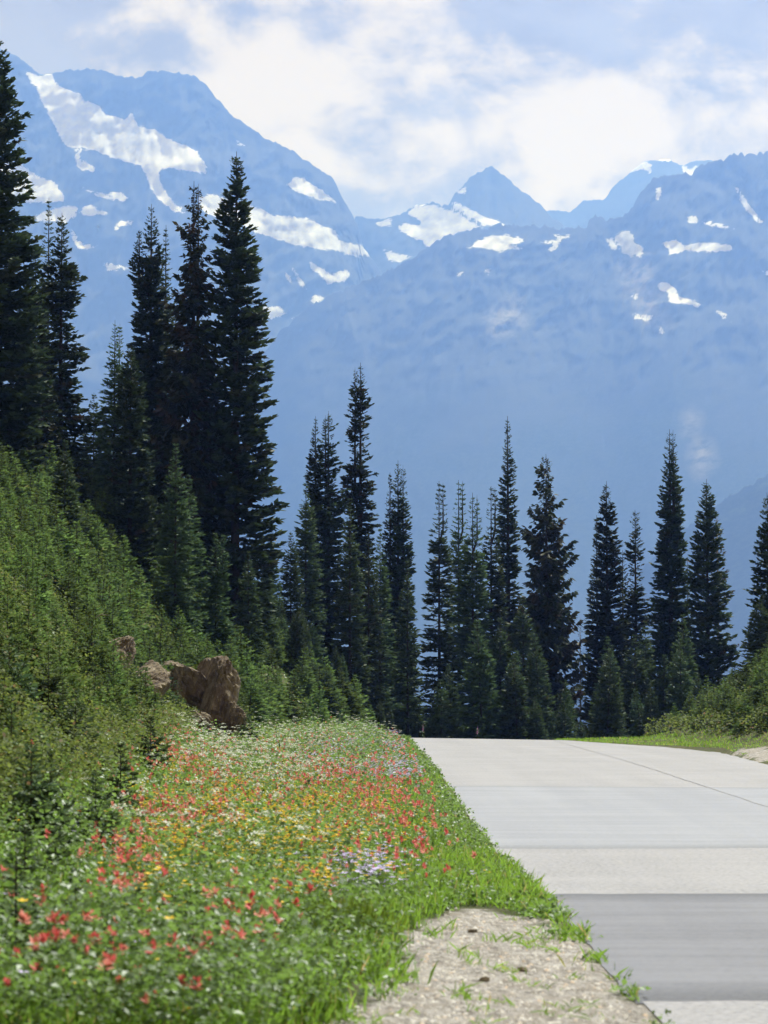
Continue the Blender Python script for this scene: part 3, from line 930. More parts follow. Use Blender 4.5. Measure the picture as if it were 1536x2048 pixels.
left = slope_spots(1300, 19, 122, lambda Y: -0.1475 * Y - 1.2, lambda Y: toe(Y) - 0.15 + (0.25 if Y > 85 else 0), 0.44)
left = [p for p in left if not in_rock(p[0], p[1], float(zland(*p)) + 0.5)]
mid = slope_spots(300, 112, 160, lambda Y: -0.055 * Y - 1, lambda Y: toe(Y) + 0.3, 0.9)
base_ = [p for p in slope_spots(330, 131.2, 152, lambda Y: toe(Y), lambda Y: 0.150 * Y, 0.72)]
right = [p for p in slope_spots(240, 84, 118, lambda Y: 12.3 + 0.02 * (Y - 95), lambda Y: 0.1475 * Y + 1.0, 0.5)]
allp = [(x, y, 'left') for x, y in left] + [(x, y, 'mid') for x, y in mid] + [(x, y, 'base') for x, y in base_] + [(x, y, 'right') for x, y in right]
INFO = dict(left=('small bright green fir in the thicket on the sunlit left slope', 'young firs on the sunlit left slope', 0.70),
            mid=('small dark green fir on the slope left of the road crest', 'young firs on the slope at the road crest', 0.40),
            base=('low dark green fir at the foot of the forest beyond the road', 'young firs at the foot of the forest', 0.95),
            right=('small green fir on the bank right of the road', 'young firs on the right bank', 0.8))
QUOTA = dict(left=160, mid=50, base=60, right=40)
thick = []
for zone in ('left', 'mid', 'base', 'right'):
    pts = [p for p in allp if p[2] == zone]
    pts.sort(key=lambda p: p[1])
    step = 1 if zone != 'left' else 1
    seen = 0
    for X, Y, _ in pts:
        zg = float(zland(X, Y))
        PR = PROTO_Y if zone in ('mid', 'base') else PROTO
        k = int(rng.integers(len(PR)))
        lab, grp, s0 = INFO[zone]
        s = s0 * (0.5 + 1.1 * rng.random() ** 1.6)
        if zone == 'left':
            s *= (0.62 + 0.7 * sstep(22, 80, Y)) * (1.0 + 1.1 * float(fbm(X * 0.3 + 9, Y * 0.15, 2)))
        if zone in ('mid',):
            s *= 0.8 + 0.5 * rng.random()
        px, py = px_of(X, Y, zg + 0.6)
        vis = -30 < px < 1560
        rz = rng.random() * 6.28
        lean = (rng.normal(0, 0.05), rng.normal(0.03 if zone == 'left' else 0, 0.05))
        if vis and seen < QUOTA[zone]:
            seen += 1
            place_tree('young_fir', PR[k][0], PR[k][1], (X, Y, zg - 0.05), rz, (s, s, s * rng.uniform(0.9, 1.25)), lab, 'young fir', grp, lean)
        else:
            thick.append((X, Y, zg - 0.05, lean[0], lean[1], rz, s * (2.9 if PR is PROTO_Y else 1.0), k, zone in ('mid', 'base')))

pc = bpy.data.collections.new('thicket_sources')
pd = bpy.data.collections.new('dark_thicket_sources')
for i, (cr, tk) in enumerate(PROTO):
    (V, Fq, ti, ru), (WV, WF) = fir_arrays(900 + i, 1.0, 0.33, 'small')
    nv = len(V)
    me = mesh_np('thicket_fir', np.concatenate([V, WV]), [Fq, WF[0] + nv, WF[1] + nv], [M_SMALL, M_BARK],
                 {'tint': np.concatenate([ti, np.zeros(len(WV))]), 'rust': np.concatenate([ru, np.zeros(len(WV))])},
                 mat_idx=[0] * len(Fq) + [1] * (len(WF[0]) + len(WF[1])))
    pc.objects.link(bpy.data.objects.new('thicket_source_%s' % 'abcdefgh'[i], me))
    m2 = me.copy(); m2.materials[0] = M_YOUNG  # same small firs in the darker green of the young firs
    pd.objects.link(bpy.data.objects.new('dark_thicket_source_%s' % 'abcdefgh'[i], m2))


def scatter_instances(name, rows, label, cat, coll):
    a = np.array(rows, float)
    me = bpy.data.meshes.new(name)
    me.vertices.add(len(a))
    me.vertices.foreach_set('co', a[:, :3].astype(np.float32).ravel())
    t = me.attributes.new('rot', 'FLOAT_VECTOR', 'POINT'); t.data.foreach_set('vector', a[:, 3:6].astype(np.float32).ravel())
    t = me.attributes.new('size', 'FLOAT', 'POINT'); t.data.foreach_set('value', a[:, 6].astype(np.float32))
    t = me.attributes.new('pick', 'INT', 'POINT'); t.data.foreach_set('value', a[:, 7].astype(np.int32))
    o = obj(name, me)
    ng = bpy.data.node_groups.new(name, 'GeometryNodeTree')
    ng.interface.new_socket('Geometry', in_out='INPUT', socket_type='NodeSocketGeometry')
    ng.interface.new_socket('Geometry', in_out='OUTPUT', socket_type='NodeSocketGeometry')
    gi = ng.nodes.new('NodeGroupInput'); go = ng.nodes.new('NodeGroupOutput')
    iop = ng.nodes.new('GeometryNodeInstanceOnPoints')
    ci = ng.nodes.new('GeometryNodeCollectionInfo')
    ci.inputs['Collection'].default_value = coll
    ci.inputs['Separate Children'].default_value = True
    ci.inputs['Reset Children'].default_value = True

    def na(n, typ):
        x = ng.nodes.new('GeometryNodeInputNamedAttribute'); x.data_type = typ
        x.inputs[0].default_value = n
        return x.outputs[0]
    ng.links.new(gi.outputs[0], iop.inputs['Points'])
    ng.links.new(ci.outputs[0], iop.inputs['Instance'])
    iop.inputs['Pick Instance'].default_value = True
    ng.links.new(na('pick', 'INT'), iop.inputs['Instance Index'])
    ng.links.new(na('rot', 'FLOAT_VECTOR'), iop.inputs['Rotation'])
    ng.links.new(na('size', 'FLOAT'), iop.inputs['Scale'])
    ng.links.new(iop.outputs[0], go.inputs[0])
    md = o.modifiers.new('scatter', 'NODES')
    md.node_group = ng
    return tag(o, label, cat, kind='stuff')


thick = [(*r[:6], r[6] * 1.35, r[7], r[8]) for r in thick]
scatter_instances('undergrowth', [r[:8] for r in thick if r[8]], 'dark green thicket of small firs merging into one mass at the foot of the forest', 'thicket', pd)
thick = [r[:8] for r in thick if not r[8]]
scatter_instances('undergrowth', thick, 'dense thicket of small firs merging into one green mass on the slopes', 'thicket', pc)


# ------------------------------------------------------------------ rocks
def rock(seed, size, strata=0.5):
    rg = np.random.default_rng(seed)
    nu, nv = 56, 34
    u = np.linspace(0, 2 * np.pi, nu, endpoint=False); v = np.linspace(0.001, np.pi - 0.001, nv)
    U, Vv = np.meshgrid(u, v)
    d = np.stack([np.sin(Vv) * np.cos(U), np.sin(Vv) * np.sin(U), np.cos(Vv)], -1)
    d = np.sign(d) * np.abs(d) ** 0.62
    r = np.ones(U.shape)
    for _ in range(20):                                  # chopped faces
        n = unit(rg.normal(0, 1, 3)); off = rg.uniform(0.72, 1.1)
        dd = d @ n
        r = np.where(dd > 0, np.minimum(r, off / np.maximum(dd, 1e-3)), r)
    s = rg.random() * 40
    P = d * r[..., None]
    f = fbm(P[..., 0] * 2.2 + s, P[..., 2] * 3 + P[..., 1] * 1.7 + s, 5, 0.55) * 0.32 + fbm(P[..., 0] * 9 + s, P[..., 1] * 7 + P[..., 2] * 2.5, 4, 0.65, True) * 0.11 * (1 + strata)
    P = P * (1 + f)[..., None] * np.array(size)
    idx = np.arange(nu * nv).reshape(nv, nu); jx = np.roll(idx, -1, 1)
    Fq = np.stack([idx[:-1], idx[1:], jx[1:], jx[:-1]], -1).reshape(-1, 4)
    return mesh_np('rock', P.reshape(-1, 3), [Fq], smooth=False)


m, nt, b, _ = material('weathered_bank_rock')
n1 = noise(nt, 1.1, 8, 0.65); n2 = noise(nt, 1.0, 7, 0.7, stretched(nt, (5.0, 5.0, 1.2)), 0.5); n3 = noise(nt, 14, 5, 0.65)
c = mixc(nt, ramp(nt, n1, 0.35, 0.62), (0.10, 0.074, 0.050), (0.235, 0.195, 0.14))
c = mixc(nt, ramp(nt, n2, 0.42, 0.66), c, (0.065, 0.045, 0.033))
c = mixc(nt, ramp(nt, n3, 0.55, 0.75), c, (0.29, 0.25, 0.195))
nt.links.new(c, b.inputs['Base Color'])
b.inputs['Roughness'].default_value = 0.95
b.inputs['Specular IOR Level'].default_value = 0.15
bump(nt, b, n3, 0.7, 0.06)
M_ROCK = m
for sd_, px, py, Y, size, rot, lab in (
        (3, 430, 1398, 73.2, (0.62, 1.3, 1.12), (0.05, 0.30, 0.35), 'tall pale brown rock outcrop standing at the meadow edge'),
        (9, 352, 1395, 73.6, (0.85, 1.2, 0.85), (-0.1, 0.45, 0.6), 'cracked brown rock face beside the tall pale outcrop'),
        (14, 466, 1440, 72.2, (0.26, 0.8, 0.48), (0.0, 0.2, 0.35), 'small rock leaning on the tall pale outcrop'),
        (21, 392, 1452, 71.4, (0.55, 0.7, 0.34), (0.0, 0.5, 0.6), 'dark shaded rock at the foot of the cracked face'),
        (27, 280, 1330, 67.5, (0.50, 1.1, 0.85), (0.2, 0.78, 0.2), 'reddish brown earth-stained rock above the cracked face'),
        (33, 215, 1265, 66.5, (0.45, 1.1, 0.80), (0.1, 0.80, 0.3), 'highest reddish rock showing through the fir thicket')):
    X, _, Z = [float(v) for v in at(px, py, Y)]
    if py < 1360:
        Z = float(zland(X, Y)) + 0.08
    me = rock(sd_, size)
    me.materials.append(M_ROCK)
    o = tag(obj('rock_outcrop', me, None, (X, Y, Z)), lab, 'rock')
    o.rotation_euler = rot
# dead branch lying above the rocks
bx_, by_, bz_ = [float(v) for v in at(178, 1238, 63.0)]
bz_ = float(zland(bx_, by_)) + 0.75
TW = [((0, 0, 0), (0.42, -0.1, 0.28), 0.018), ((0.22, -0.05, 0.15), (0.34, -0.05, -0.02), 0.011), ((0.3, -0.07, 0.2), (0.50, -0.1, 0.17), 0.009), ((0.12, -0.03, 0.08), (0.05, -0.1, 0.24), 0.009)]
bv, bf = [], []
for p0, p1, rr_ in TW:
    p0, p1 = np.array(p0), np.array(p1); d_ = unit(p1 - p0); e1_ = unit(np.cross(d_, (0.3, 1.0, 0.2))); e2_ = np.cross(d_, e1_)
    k0 = len(bv)
    for pp, r_ in ((p0, rr_), ((p0 + p1) / 2 + e1_ * 0.012, rr_ * 0.7), (p1, rr_ * 0.15)):
        bv += [pp + r_ * (math.cos(q) * e1_ + math.sin(q) * e2_) for q in np.arange(5) * 1.2566]
    for lv_ in range(2):
        bf += [(k0 + lv_ * 5 + q, k0 + lv_ * 5 + (q + 1) % 5, k0 + lv_ * 5 + 5 + (q + 1) % 5, k0 + lv_ * 5 + 5 + q) for q in range(5)]
tag(obj('dead_branch', mesh_np('dead_branch', np.array(bv), [np.array(bf)], [M_DEADWOOD]), None, (bx_, by_, bz_)), 'bleached grey dead branch caught in the firs above the rocks', 'branch')
# stones on the gravel shoulder
for sd_, px, py, s, lab in ((41, 946, 1868, 0.024, 'small dark stone alone on the pale gravel shoulder'), (45, 968, 1967, 0.022, 'small brown stone low on the gravel shoulder'),
                            (46, 1045, 1942, 0.022, 'pale flat stone in the middle of the gravel shoulder')):
    X, Y = ground_hit(px, py, 0.03)
    me = rock(sd_, (s * 1.4, s, s * 0.8)); me.materials.append(M_ROCK)
    tag(obj('stone', me, None, (X, Y, float(zland(X, Y)) + s * 0.35)), lab, 'stone')


# ------------------------------------------------------------------ meadow plants
rg = np.random.default_rng(21)


def meadow_points(n, pw, far=121.0, spill=2.6, y0=10.8):
    """points left of the road; pw > 0 packs more of them near the camera"""
    e = 1 - pw
    u = rg.random(n)
    Y = (y0 ** e + u * (far ** e - y0 ** e)) ** (1 / e)
    a = np.maximum(toe(Y) - spill, -0.152 * Y - 0.4); bx = xl(Y)
    X = a + (bx - a) * rg.random(n)
    return X, Y


def right_points(n):
    Y = rg.uniform(60, 122, n)
    X = xr(Y) + 0.05 + rg.random(n) ** 1.3 * np.where(Y > 84, 4.5, 3.5)
    ok = X < 0.15 * Y + 1
    return X[ok], Y[ok]


def blades(X, Y, hmin, hmax, wbase, rust=0.12):
    n = len(X)
    Z = zland(X, Y) - 0.01
    az = rg.random(n) * 2 * np.pi; lean = np.abs(rg.normal(0, 0.35, n))
    L = rg.uniform(hmin, hmax, n)
    W = wbase * np.maximum(1, Y / 26) * rg.uniform(0.6, 1.3, n)
    az2 = rg.random(n) * np.pi
    sx, sy_ = np.cos(az2) * W, np.sin(az2) * W
    tipx = np.cos(az) * np.sin(lean) * L; tipy = np.sin(az) * np.sin(lean) * L; tipz = np.cos(lean) * L
    V = np.stack([np.stack([X - sx, Y - sy_, Z], -1), np.stack([X + sx, Y + sy_, Z], -1),
                  np.stack([X + tipx + sx * 0.12, Y + tipy + sy_ * 0.12, Z + tipz], -1),
                  np.stack([X + tipx * 0.35 - sx * 0.9, Y + tipy * 0.35 - sy_ * 0.9, Z + tipz * 0.55], -1)], 1).reshape(-1, 3)
    ti = np.repeat(np.clip(rg.normal(0.5, 0.22, n) + 0.5 * fbm(X * 0.8, Y * 0.4, 3), 0, 1), 4)
    ru = np.repeat((rg.random(n) < rust) * rg.random(n), 4)
    return V, [np.arange(n * 4).reshape(-1, 4)], {'tint': ti, 'rust': ru}


def leaves(X, Y, hmax, lmin, lmax, shape=0.42, tintoff=0.0, rise=0.0):
    n = len(X)
    Z = zland(X, Y) + hmax * rg.random(n) ** 0.8 * (0.6 + 0.9 * np.clip(fbm(X * 0.9, Y * 0.55, 3) + 0.5, 0, 1)) + rise
    az = rg.random(n) * 2 * np.pi; el = rg.normal(0.25, 0.5, n)
    L = rg.uniform(lmin, lmax, n) * np.maximum(1, Y / 30) ** 0.75
    d = np.stack([np.cos(az) * np.cos(el), np.sin(az) * np.cos(el), np.sin(el)], -1)
    wv_ = unit(np.cross(d, np.array([0, 0, 1.0]) + rg.normal(0, 0.35, (n, 3)))) * (L * shape)[:, None]
    P = np.stack([X, Y, Z], -1)
    V = np.stack([P, P + d * (L * 0.45)[:, None] + wv_, P + d * L[:, None], P + d * (L * 0.45)[:, None] - wv_], 1)
    V[:, 2, 2] -= L * 0.15
    ti = np.repeat(np.clip(rg.normal(0.45 + tintoff, 0.22, n) + 0.5 * fbm(X * 0.7, Y * 0.4 + 9, 3), 0, 1), 4)
    ru = np.repeat((rg.random(n) < 0.06) * rg.random(n), 4)
    return V.reshape(-1, 3), [np.arange(n * 4).reshape(-1, 4)], {'tint': ti, 'rust': ru}


def keep_off_gravel(X, Y, soft=0.35):
    g = gravel(X, Y) * 1.25 + 1.5 * fbm(X * 1.6, Y * 1.1, 4) - 0.12 * (rg.random(len(X)) < 0.25)
    k = g < soft + 0.1 * rg.random(len(X))
    return X[k], Y[k]


X, Y = keep_off_gravel(*meadow_points(135000, 1.75))
X2, Y2 = keep_off_gravel(*right_points(15000))
wx, wy = rg.uniform(-0.9, 1.6, 110), 12.3 + 8.5 * rg.random(110)                    # weeds in the gravel
wk = (wx < xl(wy) - 0.05); wx, wy = wx[wk].repeat(16), wy[wk].repeat(16)
wx = wx + rg.normal(0, 0.045, len(wx)); wy = wy + rg.normal(0, 0.06, len(wy))
X, Y = np.concatenate([X, X2, wx]), np.concatenate([Y, Y2, wy])
V, Fc, A = blades(X, Y, 0.06, 0.24, 0.0032, 0.13)
zl = np.repeat(zland(X, Y), 4)
hs_ = np.repeat(0.45 + 0.75 * sstep(0.05, 1.2, xl(Y) - X) + 0.9 * np.clip(fbm(X * 0.6, Y * 0.3 + 2, 3), -0.3, 0.5), 4)
hs_ *= np.repeat(0.6 + 0.4 * sstep(13, 18, Y), 4)
hs_[-4 * len(wx):] *= 0.38
V[:, 2] = zl + (V[:, 2] - zl) * hs_
tag(obj('grass', mesh_np('grass', V, Fc, [M_GRASS], A)), 'fresh green grass growing along both road edges and through the meadow', 'grass', kind='stuff')

# long tuft by the gravel
tx, ty = ground_hit(690, 1900, 0.05)
a = rg.normal(0, 0.12, (1300, 2))
V, Fc, A = blades(tx + a[:, 0], ty + a[:, 1] * 1.3, 0.16, 0.34, 0.0036, 0.02)
V[:, 2] += 0
tag(obj('grass_tuft', mesh_np('grass_tuft', V, Fc, [M_GRASS], A)), 'taller bright green grass tuft beside the gravel shoulder', 'grass tuft')

CX, CY = keep_off_gravel(*meadow_points(15500, 1.4))
nl_ = rg.integers(7, 17, len(CX))
pi_ = np.repeat(np.arange(len(CX)), nl_)
hgt = (0.05 + 0.34 * sstep(0.15, 1.8, xl(CY) - CX)) * np.clip(0.72 + 1.9 * fbm(CX * 0.9, CY * 0.5, 3) + rg.normal(0, 0.38, len(CX)), 0.15, 2.0)
wid = 0.03 + 0.16 * hgt + 0.012 * np.clip(CY / 30, 0, 3)
X = CX[pi_] + rg.normal(0, 1, len(pi_)) * wid[pi_]; Y = CY[pi_] + rg.normal(0, 1, len(pi_)) * wid[pi_]
ok = X < xl(Y) + 0.07
X, Y, pi_ = X[ok], Y[ok], pi_[ok]
V, Fc, A = leaves(X, Y, 0.0, 0.022, 0.058, 0.34)
up_ = hgt[pi_] * rg.random(len(pi_)) ** 0.7
V = V + np.repeat(np.stack([0 * up_, 0 * up_, up_ + 0.015], -1), 4, 0)
A['tint'] = np.clip(A['tint'] * 0.7 + 0.3 * np.repeat(rg.random(len(CX))[pi_], 4), 0, 1)
tag(obj('meadow_foliage', mesh_np('meadow_foliage', V, Fc, [M_LEAF], A)), 'dense mixed leaves of the flower meadow beside the road', 'foliage', kind='stuff')

# shrubs on the slopes and the bank
n = 115000
Y = 17 * (108 / 17) ** rg.random(n)
a = -0.150 * Y - 0.8; bx = toe(Y) + 0.35
X = a + (bx - a) * rg.random(n)
k = (bx > a)
X, Y = X[k], Y[k]
Yr_ = rg.uniform(78, 120, 26000); Xr_ = 11.6 + rg.random(26000) * 6.2
ok = Xr_ < 0.15 * Yr_ + 1
X = np.concatenate([X, Xr_[ok]]); Y = np.concatenate([Y, Yr_[ok]])
ok = fbm(X * 0.7 + 5, Y * 0.4, 3) > -0.06
X, Y = X[ok], Y[ok]
V, Fc, A = leaves(X, Y, 0.70, 0.025, 0.060, 0.34)
tag(obj('undergrowth', mesh_np('undergrowth', V, Fc, [M_SHRUB], A)), 'low leafy shrubs and herbs filling the ground between the small firs', 'undergrowth', kind='stuff')


# pebbles of the shoulder
n = 17000
PY = 11.5 + 10 * rg.random(n) ** 1.2; PX = rg.uniform(-1.1, 1.8, n)
k = (gravel(PX, PY) + 0.5 * fbm(PX * 2, PY, 3) > 0.4 + 0.2 * rg.random(n)) & (PX < xl(PY))
PX, PY = PX[k], PY[k]; n = len(PX)
sz = 0.004 + 0.016 * rg.random(n) ** 3.5
ring = np.array([(1, 0, 0), (0.3, 0.95, 0), (-0.8, 0.6, 0), (-0.8, -0.6, 0), (0.3, -0.95, 0), (0.1, 0.05, 1)], float)
an_ = rg.random(n) * 6.28
V = ring[None] * (sz[:, None] * rg.uniform(0.7, 1.3, (n, 6)))[..., None] * np.array([1, 1, 0.75])
V = np.stack([V[..., 0] * np.cos(an_)[:, None] - V[..., 1] * np.sin(an_)[:, None], V[..., 0] * np.sin(an_)[:, None] + V[..., 1] * np.cos(an_)[:, None], V[..., 2]], -1)
V = V + np.stack([PX, PY, zland(PX, PY) - 0.001], -1)[:, None, :]
fo = np.array([(0, 1, 5), (1, 2, 5), (2, 3, 5), (3, 4, 5), (4, 0, 5)])
mp_, nt, b, _ = material('pebble')
c = mixc(nt, attr(nt, 'tint'), (0.17, 0.15, 0.135), (0.40, 0.37, 0.34))
nt.links.new(mixc(nt, attr(nt, 'rust'), c, (0.36, 0.26, 0.18)), b.inputs['Base Color'])
b.inputs['Roughness'].default_value = 0.9
me = mesh_np('pebbles', V.reshape(-1, 3), [(np.arange(n) * 6)[:, None, None] .repeat(5, 1).repeat(3, 2).reshape(-1, 3) + np.tile(fo, (n, 1))], [mp_],
             {'tint': np.repeat(rg.random(n), 6), 'rust': np.repeat((rg.random(n) < 0.2) * rg.random(n), 6)}, smooth=True)
tag(obj('gravel', me), 'loose pale pebbles on the roadside shoulder', 'gravel', kind='stuff')


# --- flowers: one builder per kind, returns (bloom V, bloom tris), (stem V, stem tris) with the foot on the origin
def petal(c, d, wdir, L, W):
    return np.array([c, c + d * L * 0.5 + wdir * W, c + d * L, c + d * L * 0.5 - wdir * W])


def stem_geo(h, rg_, nleaf=4, ll=0.06):
    r = 0.0022
    V = [(r, 0, 0), (-r, r, 0), (-r, -r, 0), (0.0, 0.0, h)]
    T = [(0, 1, 3), (1, 2, 3), (2, 0, 3)]
    for i in range(nleaf):
        a = rg_.random() * 6.28; z = h * rg_.uniform(0.15, 0.85)
        d = np.array([math.cos(a), math.sin(a), 0.5]); d /= np.linalg.norm(d)
        wd = np.array([-math.sin(a), math.cos(a), 0])
        q = petal(np.array([0, 0, z]), d, wd, ll, ll * 0.16)
        k = len(V); V += [tuple(p) for p in q]; T += [(k, k + 1, k + 2), (k, k + 2, k + 3)]
    return np.array(V, float), np.array(T)


def flower(kind, seed, heads=3):
    g = np.random.default_rng(seed)
    Q = []
    if kind == 'paintbrush':
        h = g.uniform(0.24, 0.36)
        for i in range(13):
            a = g.random() * 6.28; z = h * 0.86 + 0.026 * i / 13
            el = 0.25 + 0.95 * i / 13
            d = np.array([math.cos(a) * math.cos(el), math.sin(a) * math.cos(el), math.sin(el)])
            Q.append(petal(np.array([0, 0, z]), d, np.array([-math.sin(a), math.cos(a), 0]), g.uniform(0.026, 0.042), 0.0085))
        nl = 5
    elif kind == 'arnica':
        h = g.uniform(0.20, 0.34)
        for hd in range(heads):
            c = np.array([g.normal(0, 0.028), g.normal(0, 0.028), h + g.normal(0, 0.018)]) * (1 if heads > 1 else (0, 0, 1))
            for i in range(6):
                a = i * 1.047 + g.random() * 0.3
                d = np.array([math.cos(a), math.sin(a), 0.25 + 0.2 * g.random()])
                Q.append(petal(c, d, np.array([-math.sin(a), math.cos(a), 0]), 0.021, 0.0068))
        nl = 5
    elif kind == 'aster':
        h = g.uniform(0.18, 0.32)
        for hd in range(heads):
            c = np.array([g.normal(0, 0.026), g.normal(0, 0.026), h + g.normal(0, 0.02)]) * (1 if heads > 1 else (0, 0, 1))
            for i in range(7):
                a = i * 0.9 + g.random() * 0.3
                d = np.array([math.cos(a), math.sin(a), 0.15 + 0.25 * g.random()])
                Q.append(petal(c, d, np.array([-math.sin(a), math.cos(a), 0]), 0.026, 0.0085))
        nl = 4
    elif kind == 'valerian':
        h = g.uniform(0.34, 0.55)
        for i in range(20):
            a = g.random() * 6.28; rr = 0.032 * math.sqrt(g.random())
            c = np.array([math.cos(a) * rr, math.sin(a) * rr, h + 0.02 - rr * rr * 10 + g.normal(0, 0.004)])
            b_ = g.random() * 6.28
            d = np.array([math.cos(b_), math.sin(b_), g.normal(0, 0.4)])
            Q.append(petal(c, d, np.array([-math.sin(b_), math.cos(b_), g.normal(0, 0.3)]), 0.019, 0.008))
        nl = 5
    else:                                       # fireweed
        h = 0.85
        for i in range(46):
            f = i / 46
            a = g.random() * 6.28
            d = np.array([math.cos(a), math.sin(a), 0.35])
            Q.append(petal(np.array([0, 0, h * (0.52 + 0.48 * f)]), d, np.array([-math.sin(a), math.cos(a), 0]), 0.075 * (1 - 0.75 * f), 0.020 * (1 - 0.6 * f)))
        nl = 16
    V = np.concatenate(Q)
    k = (np.arange(len(Q)) * 4)[:, None]
    T = np.concatenate([k + np.array([[0, 1, 2]]), k + np.array([[0, 2, 3]])])
    if kind == 'valerian':
        extra = [petal(np.array([0, 0, h * 0.86]), unit(np.array([math.cos(a), math.sin(a), 2.0])), np.array([-math.sin(a), math.cos(a), 0]), 0.07, 0.002) for a in np.arange(5) * 1.25]
    sV, sT = stem_geo(h * (0.99 if kind != 'fireweed' else 1.0), g, nl, 0.055 if kind != 'fireweed' else 0.13)
    return (V, T), (sV, sT)


# where each kind grows: (pixel x, pixel y, spread x, spread y, weight) of patches, and an even background
PATCH = dict(
    paintbrush=([(340, 1470, 28, 30, 2.6), (380, 1530, 60, 30, 1.6), (340, 1640, 60, 32, 2.2), (255, 1720, 40, 50, 1.2), (720, 1590, 80, 45, 1.8), (650, 1500, 110, 30, 0.8), (830, 1700, 40, 40, 0.6), (80, 1900, 120, 80, 0.12), (680, 1700, 40, 25, 1.0), (450, 1960, 120, 40, 0.35), (560, 1840, 120, 40, 0.4), (620, 1550, 160, 60, 0.6), (420, 1590, 60, 60, 0.8)], 0.018),
    arnica=([(480, 1620, 120, 60, 1.5), (600, 1630, 100, 40, 1.6), (320, 1800, 45, 20, 2.2), (690, 1755, 60, 22, 1.8), (420, 1570, 80, 40, 0.9), (560, 1470, 110, 25, 0.8), (660, 1650, 90, 30, 1.4), (300, 1680, 60, 50, 0.8), (520, 1700, 120, 60, 0.8), (470, 1450, 50, 30, 0.5)], 0.025),
    aster=([(700, 1480, 75, 22, 3.0), (740, 1535, 60, 12, 3.0), (810, 1530, 35, 10, 3.0), (725, 1735, 42, 20, 5.0), (640, 1520, 90, 25, 0.9), (836, 1760, 10, 8, 0.8), (460, 1500, 60, 30, 0.3)], 0.01),
    valerian=([(385, 1445, 40, 18, 2.2), (450, 1510, 65, 30, 2.2), (560, 1470, 90, 22, 1.6), (700, 1452, 70, 12, 1.6), (520, 1560, 90, 30, 1.0), (400, 1700, 90, 60, 0.25), (560, 1720, 90, 40, 0.15)], 0.0))


def weight(kind, X, Y, Z):
    ps, bgw = PATCH[kind]
    px, py = px_of(X, Y, Z)
    wt = np.full(len(X), bgw)
    for a, b_, sx_, sy2, wq in ps:
        wt = wt + wq * np.exp(-0.5 * (((px - a) / sx_) ** 2 + ((py - b_) / sy2) ** 2))
    clump = np.clip(0.45 + 3.4 * fbm(X * 1.5 + 7 * len(kind), Y * 0.8, 3), 0.10, 1.3)      # they grow in drifts
    return np.clip(wt * clump, 0, 2.6) / 2.6


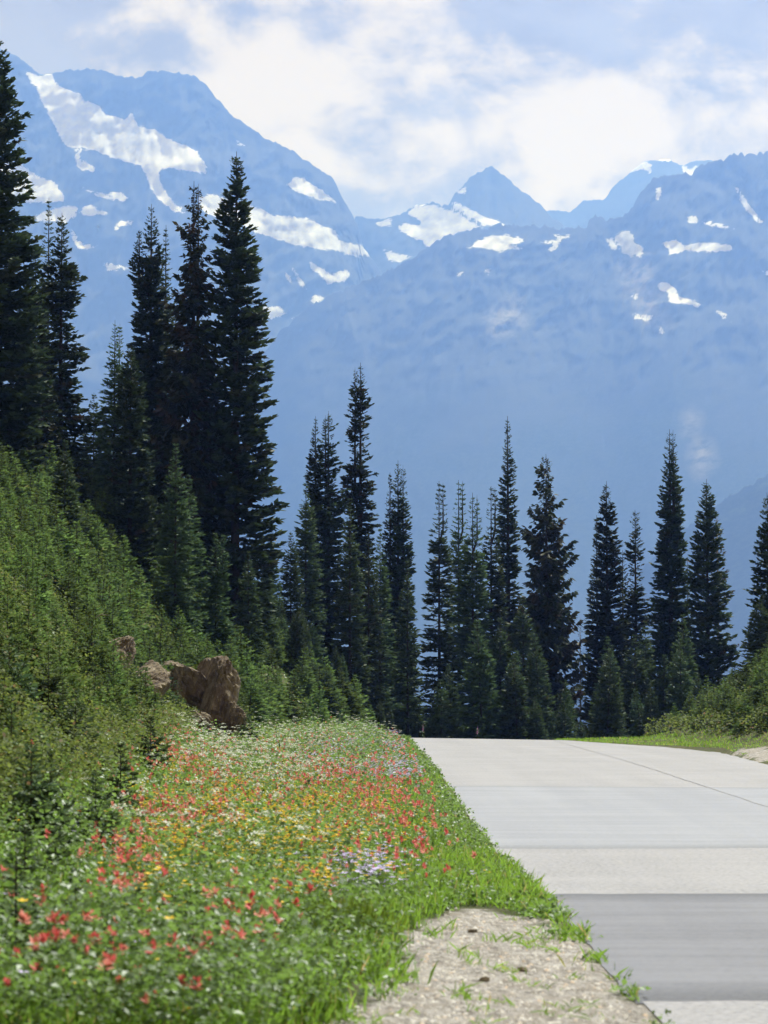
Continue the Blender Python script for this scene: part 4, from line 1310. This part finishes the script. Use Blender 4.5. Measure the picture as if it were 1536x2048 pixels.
FLOW = dict(paintbrush=(M_RED, 2300, 'paintbrush_flower', 'coral red paintbrush flower spike on its own stem in the meadow', 'flower'),
            arnica=(M_YEL, 2900, 'arnica_flower', 'golden yellow daisy-like flower head on its own stem in the meadow', 'flower'),
            aster=(M_PUR, 2300, 'aster_flower', 'pale lavender daisy flower on its own stem in the meadow', 'flower'),
            valerian=(M_WHITE, 1300, 'valerian_flower', 'white umbel flower on a tall stem in the meadow', 'flower'))
NEAR = dict(paintbrush=130, arnica=120, aster=80, valerian=50)
for fi, (kind, (mat, n, nm, lab, cat)) in enumerate(FLOW.items()):
    X, Y = meadow_points(n * 30, 1.6, spill=1.2)
    l = xl(Y) - X
    k = (l > 0.45) & (gravel(X, Y) < 0.02) & ((Y > 19) | (X < -0.35))
    X, Y = X[k], Y[k]
    wt = weight(kind, X, Y, zland(X, Y) + 0.25)
    k = np.nonzero(rg.random(len(X)) < wt)[0][:n]
    X, Y = X[k], Y[k]
    o_ = np.argsort(Y); X, Y = X[o_], Y[o_]
    Z = zland(X, Y)
    variants = [flower(kind, 700 + 10 * fi + j, 2) for j in range(5)]
    single = [flower(kind, 760 + 10 * fi + j, 1) for j in range(5)]
    mats = [mat, M_ORANGE] if kind == 'paintbrush' else [mat]
    near_me = [(mesh_np('bloom', bV, [bT], [mats[j % len(mats)]]), mesh_np('stem', sV, [sT], [M_STEM])) for j, ((bV, bT), (sV, sT)) in enumerate(single)]
    nn = NEAR[kind]
    for i in range(min(nn, len(X))):
        j = int(rg.integers(5)); s = rg.uniform(0.85, 1.3)
        e = bpy.data.objects.new(nm, None); COL.objects.link(e)
        e.empty_display_size = 0.05
        e.location = (X[i], Y[i], Z[i]); e.scale = (s * 1.15, s * 1.15, s)
        e.rotation_euler = (rg.normal(0, 0.1), rg.normal(0, 0.1), rg.random() * 6.28)
        obj('stem', near_me[j][1], e); obj('bloom', near_me[j][0], e)
        tag(e, lab, cat, {'paintbrush': 'red paintbrush flowers', 'arnica': 'yellow meadow flowers', 'aster': 'lavender meadow flowers', 'valerian': 'white meadow flowers'}[kind])
    # the rest as one mass
    Vs = []; Ts = []; mi = []; off = 0
    Xr2, Yr2, Zr2 = X[nn:], Y[nn:], Z[nn:]
    pick = rg.integers(5, size=len(Xr2))
    for j, ((bV, bT), (sV, sT)) in enumerate(variants):
        q = np.nonzero(pick == j)[0]
        if not len(q):
            continue
        a = rg.random(len(q)) * 6.28; s = rg.uniform(0.8, 1.3, len(q)); wide = s * (1.0 + 0.35 * sstep(25, 80, Yr2[q]))
        for (v_, t_, mm) in ((bV, bT, j % len(mats)), (sV[:4], sT[:3], len(mats))):
            x_ = (v_[None, :, 0] * np.cos(a)[:, None] - v_[None, :, 1] * np.sin(a)[:, None]) * wide[:, None] + Xr2[q][:, None]
            y_ = (v_[None, :, 0] * np.sin(a)[:, None] + v_[None, :, 1] * np.cos(a)[:, None]) * wide[:, None] + Yr2[q][:, None]
            z_ = v_[None, :, 2] * s[:, None] + Zr2[q][:, None]
            Vs.append(np.stack([x_, y_, z_], -1).reshape(-1, 3))
            Ts.append((t_[None] + (np.arange(len(q)) * len(v_))[:, None, None]).reshape(-1, 3) + off)
            mi += [mm] * (len(q) * len(t_)); off += len(q) * len(v_)
    me = mesh_np(nm + 's', np.concatenate(Vs), [np.concatenate(Ts)], mats + [M_STEM], mat_idx=mi)
    tag(obj('flower_drift', me), {'paintbrush': 'countless red and coral flower spikes drifting through the meadow', 'arnica': 'countless yellow flowers drifting through the meadow', 'aster': 'countless lavender flowers in the far part of the meadow', 'valerian': 'countless white flowers in the far part of the meadow'}[kind], 'flowers', kind='stuff')

for j, (px, py, lab) in enumerate(((846, 1466, 'magenta fireweed spike at the near end of the road crest'), (955, 1467, 'magenta fireweed spike alone in the middle of the road crest'))):
    Y = 119.5
    X, _, _z = [float(v) for v in at(px, py, Y)]
    z = float(zroad(X, Y))
    (bV, bT), (sV, sT) = flower('fireweed', 60 + j)
    e = bpy.data.objects.new('fireweed', None); COL.objects.link(e)
    e.location = (X, Y, z); e.scale = (1, 1, 0.85 - 0.1 * j)
    obj('stem', mesh_np('stem', sV, [sT], [M_STEM]), e); obj('bloom', mesh_np('bloom', bV, [bT], [M_MAG]), e)
    tag(e, lab, 'flower', 'fireweed at the road crest')

# ------------------------------------------------------------------ haze: the air of the valley
hx, hy0, hy1, hz0, hz1 = 8000.0, -400.0, 13500.0, -1800.0, 2010.0
c8 = np.array([(sx_, sy3, sz_) for sz_ in (hz0, hz1) for sy3 in (hy0, hy1) for sx_ in (-hx, hx)], float)
me = mesh_np('haze', c8, [np.array([(0, 2, 3, 1), (4, 5, 7, 6), (0, 1, 5, 4), (2, 6, 7, 3), (0, 4, 6, 2), (1, 3, 7, 5)])])
m = bpy.data.materials.new('valley_air'); m.use_nodes = True
nt = m.node_tree; nt.nodes.clear()
pvn = nt.nodes.new('ShaderNodeVolumePrincipled')
pvn.inputs['Color'].default_value = (0.165, 0.325, 1.0, 1)
pvn.inputs['Anisotropy'].default_value = 0.3
pvn.inputs['Absorption Color'].default_value = (1, 1, 1, 1)
pvn.inputs['Density'].default_value = 1.60e-4
nt.links.new(pvn.outputs[0], nt.nodes.new('ShaderNodeOutputMaterial').inputs['Volume'])
me.materials.append(m)
tag(obj('haze', me), 'thin blue haze filling the valley air', 'haze', kind='stuff')
